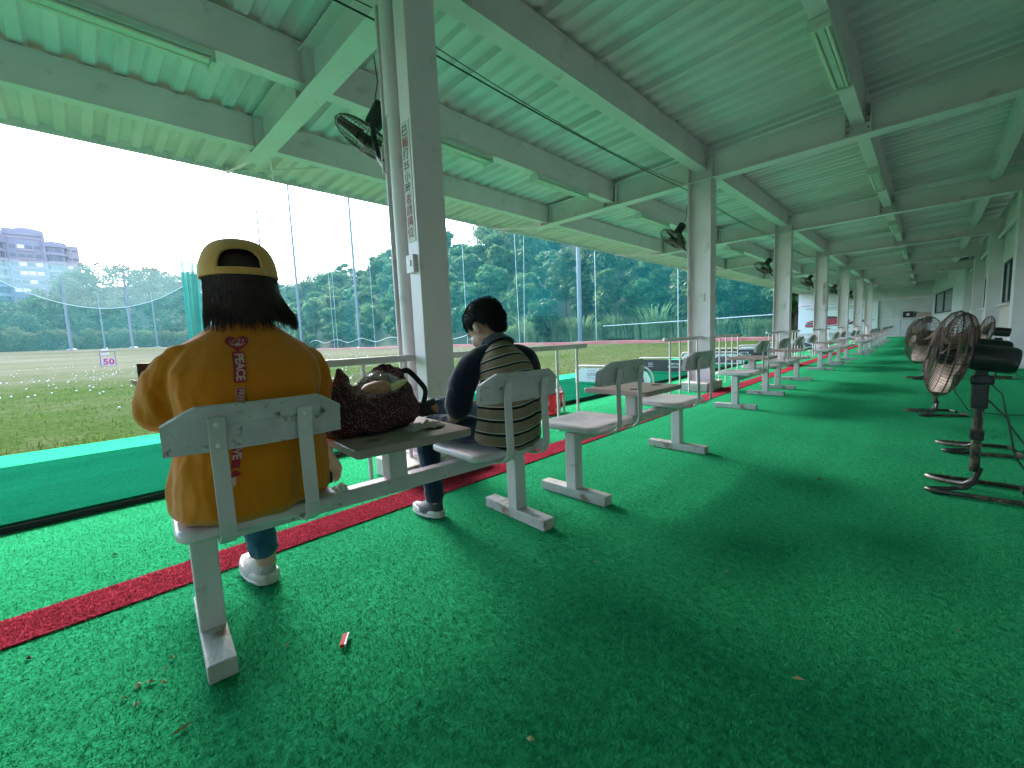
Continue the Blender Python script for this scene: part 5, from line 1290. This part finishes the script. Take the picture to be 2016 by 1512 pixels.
# golf balls in the grass
BALL=mat('golf_ball',(.70,.70,.68),.35)
bm0=MB().ell((0,0,.021),(.0215,.0215,.0215),10,7).mesh('golf_ball',BALL); smooth_mesh(bm0,180)
rb=random.Random(8); cnt=0; placed=[]
for k in range(4000):
    if cnt>=300: break
    d=rb.choice([rb.uniform(3.5,12),rb.uniform(9,24),rb.uniform(12,26),rb.uniform(20,42)])
    x=-6.2-d; 
    a=R(rb.uniform(63,98)) if rb.random()<.86 else R(rb.uniform(40,63))
    y=-x/math.tan(a)
    dens=noise.noise(Vector((x*.22,y*.22,3)))
    if dens<-.05 and rb.random()<.8: continue
    o=bpy.data.objects.new('golf_ball',bm0); COL.objects.link(o); s=1.0
    o.location=(x,y,terr(x,y)+.022); o.scale=(s,s,s); cnt+=1
    tag(o,'small white golf ball lying in the grass of the practice field','golf ball','golf balls scattered on the field')
# near grass blades
n=26000
gx=-6.22-rng.random(n)**1.7*13; t=rng.random(n); gy=-8+t*44
zz=np.array([terr(a,b) for a,b in zip(gx,gy)])
hh=(.018+.032*rng.random(n))*(1+1.6*np.exp(-(-6.2-gx)/.45)); an=rng.random(n)*6.283; le=hh*(.2+.7*rng.random(n)); wd=.004+.005*rng.random(n)+(-6.2-gx)*.0007
V=np.zeros((n,4,3)); dx=np.cos(an); dy=np.sin(an)
V[:,0]=np.stack([gx-dy*wd,gy+dx*wd,zz-.01],1); V[:,1]=np.stack([gx+dy*wd,gy-dx*wd,zz-.01],1)
V[:,2]=np.stack([gx+dx*le+dy*wd*.25,gy+dy*le-dx*wd*.25,zz+hh],1); V[:,3]=np.stack([gx+dx*le-dy*wd*.25,gy+dy*le+dx*wd*.25,zz+hh],1)
GB=mat('grass_blade',(.085,.15,.03),.8,var=.5,vscale=1.2,trans=.4,spec=.05)
go=bpy.data.objects.new('grass_blades',mesh_np('grass_blades',V.reshape(-1,3),np.arange(n*4).reshape(n,4),GB)); COL.objects.link(go); tag(go,'short green grass blades at the edge of the practice field','grass',kind='stuff')

# ------------------------------------------------------------------ pile of the carpet near the camera
def pile(name,n,x0,x1,y0,y1,m,lab,z,skip=None):
    X=[];Y=[]
    r=np.random.default_rng(len(name)+n)
    cnt=0
    while cnt<n:
        x=r.uniform(x0,x1,60000); y=r.uniform(y0,y1,60000); d2=x*x+y*y+.7
        k=r.random(60000)<np.minimum(1,1.6/d2)
        if skip: k&=~((x>skip[0])&(x<skip[1]))
        X.append(x[k]); Y.append(y[k]); cnt+=k.sum()
    x=np.concatenate(X)[:n]; y=np.concatenate(Y)[:n]
    a=r.random(n)*6.283; ln=r.uniform(.005,.009,n); wd=r.uniform(.0008,.0016,n)*(1+.2*np.sqrt(x*x+y*y)); h=ln*r.uniform(.45,.95,n); le=np.sqrt(np.maximum(ln**2-h**2,1e-8))
    a=np.where(r.random(n)<.6,a*.35+2.2,a); dx,dy=np.cos(a),np.sin(a)
    V=np.zeros((n,4,3)); V[:,0]=np.stack([x-dy*wd,y+dx*wd,np.full(n,z-.001)],1); V[:,1]=np.stack([x+dy*wd,y-dx*wd,np.full(n,z-.001)],1)
    V[:,2]=np.stack([x+dx*le+dy*wd*.5,y+dy*le-dx*wd*.5,z+h],1); V[:,3]=np.stack([x+dx*le-dy*wd*.5,y+dy*le+dx*wd*.5,z+h],1)
    o=bpy.data.objects.new(name,mesh_np(name,V.reshape(-1,3),np.arange(n*4).reshape(n,4),m)); COL.objects.link(o); tag(o,lab,'carpet pile',kind='stuff')
PG=mat('carpet_fibre',(.045,.42,.18),.9,var=.55,vscale=45,trans=.35,spec=.03); PRd=mat('red_fibre',(.46,.055,.085),.9,var=.45,vscale=40,trans=.35,spec=.03)
pile('carpet_pile',210000,-3.38,1.0,-1.1,5.2,PG,'short tufted pile of the green carpet in the foreground',0.0,(-2.25,-2.03))
pile('strip_pile',26000,-2.245,-2.035,-1.1,5.2,PRd,'short tufted pile of the red strip in the foreground',.0065)
# ------------------------------------------------------------------ evening haze over the field
HM=bpy.data.materials.new('haze'); HM.use_nodes=True; N=HM.node_tree; N.nodes.clear()
vo=N.nodes.new('ShaderNodeVolumePrincipled'); vo.inputs['Color'].default_value=(.80,.92,.95,1); vo.inputs['Density'].default_value=.0001; vo.inputs['Anisotropy'].default_value=.35
om=N.nodes.new('ShaderNodeOutputMaterial'); N.links.new(vo.outputs[0],om.inputs['Volume'])
hz_=MB().bb(-420,60,-300,360,-3.0,110).build('haze',HM); tag(hz_,kind='stuff')
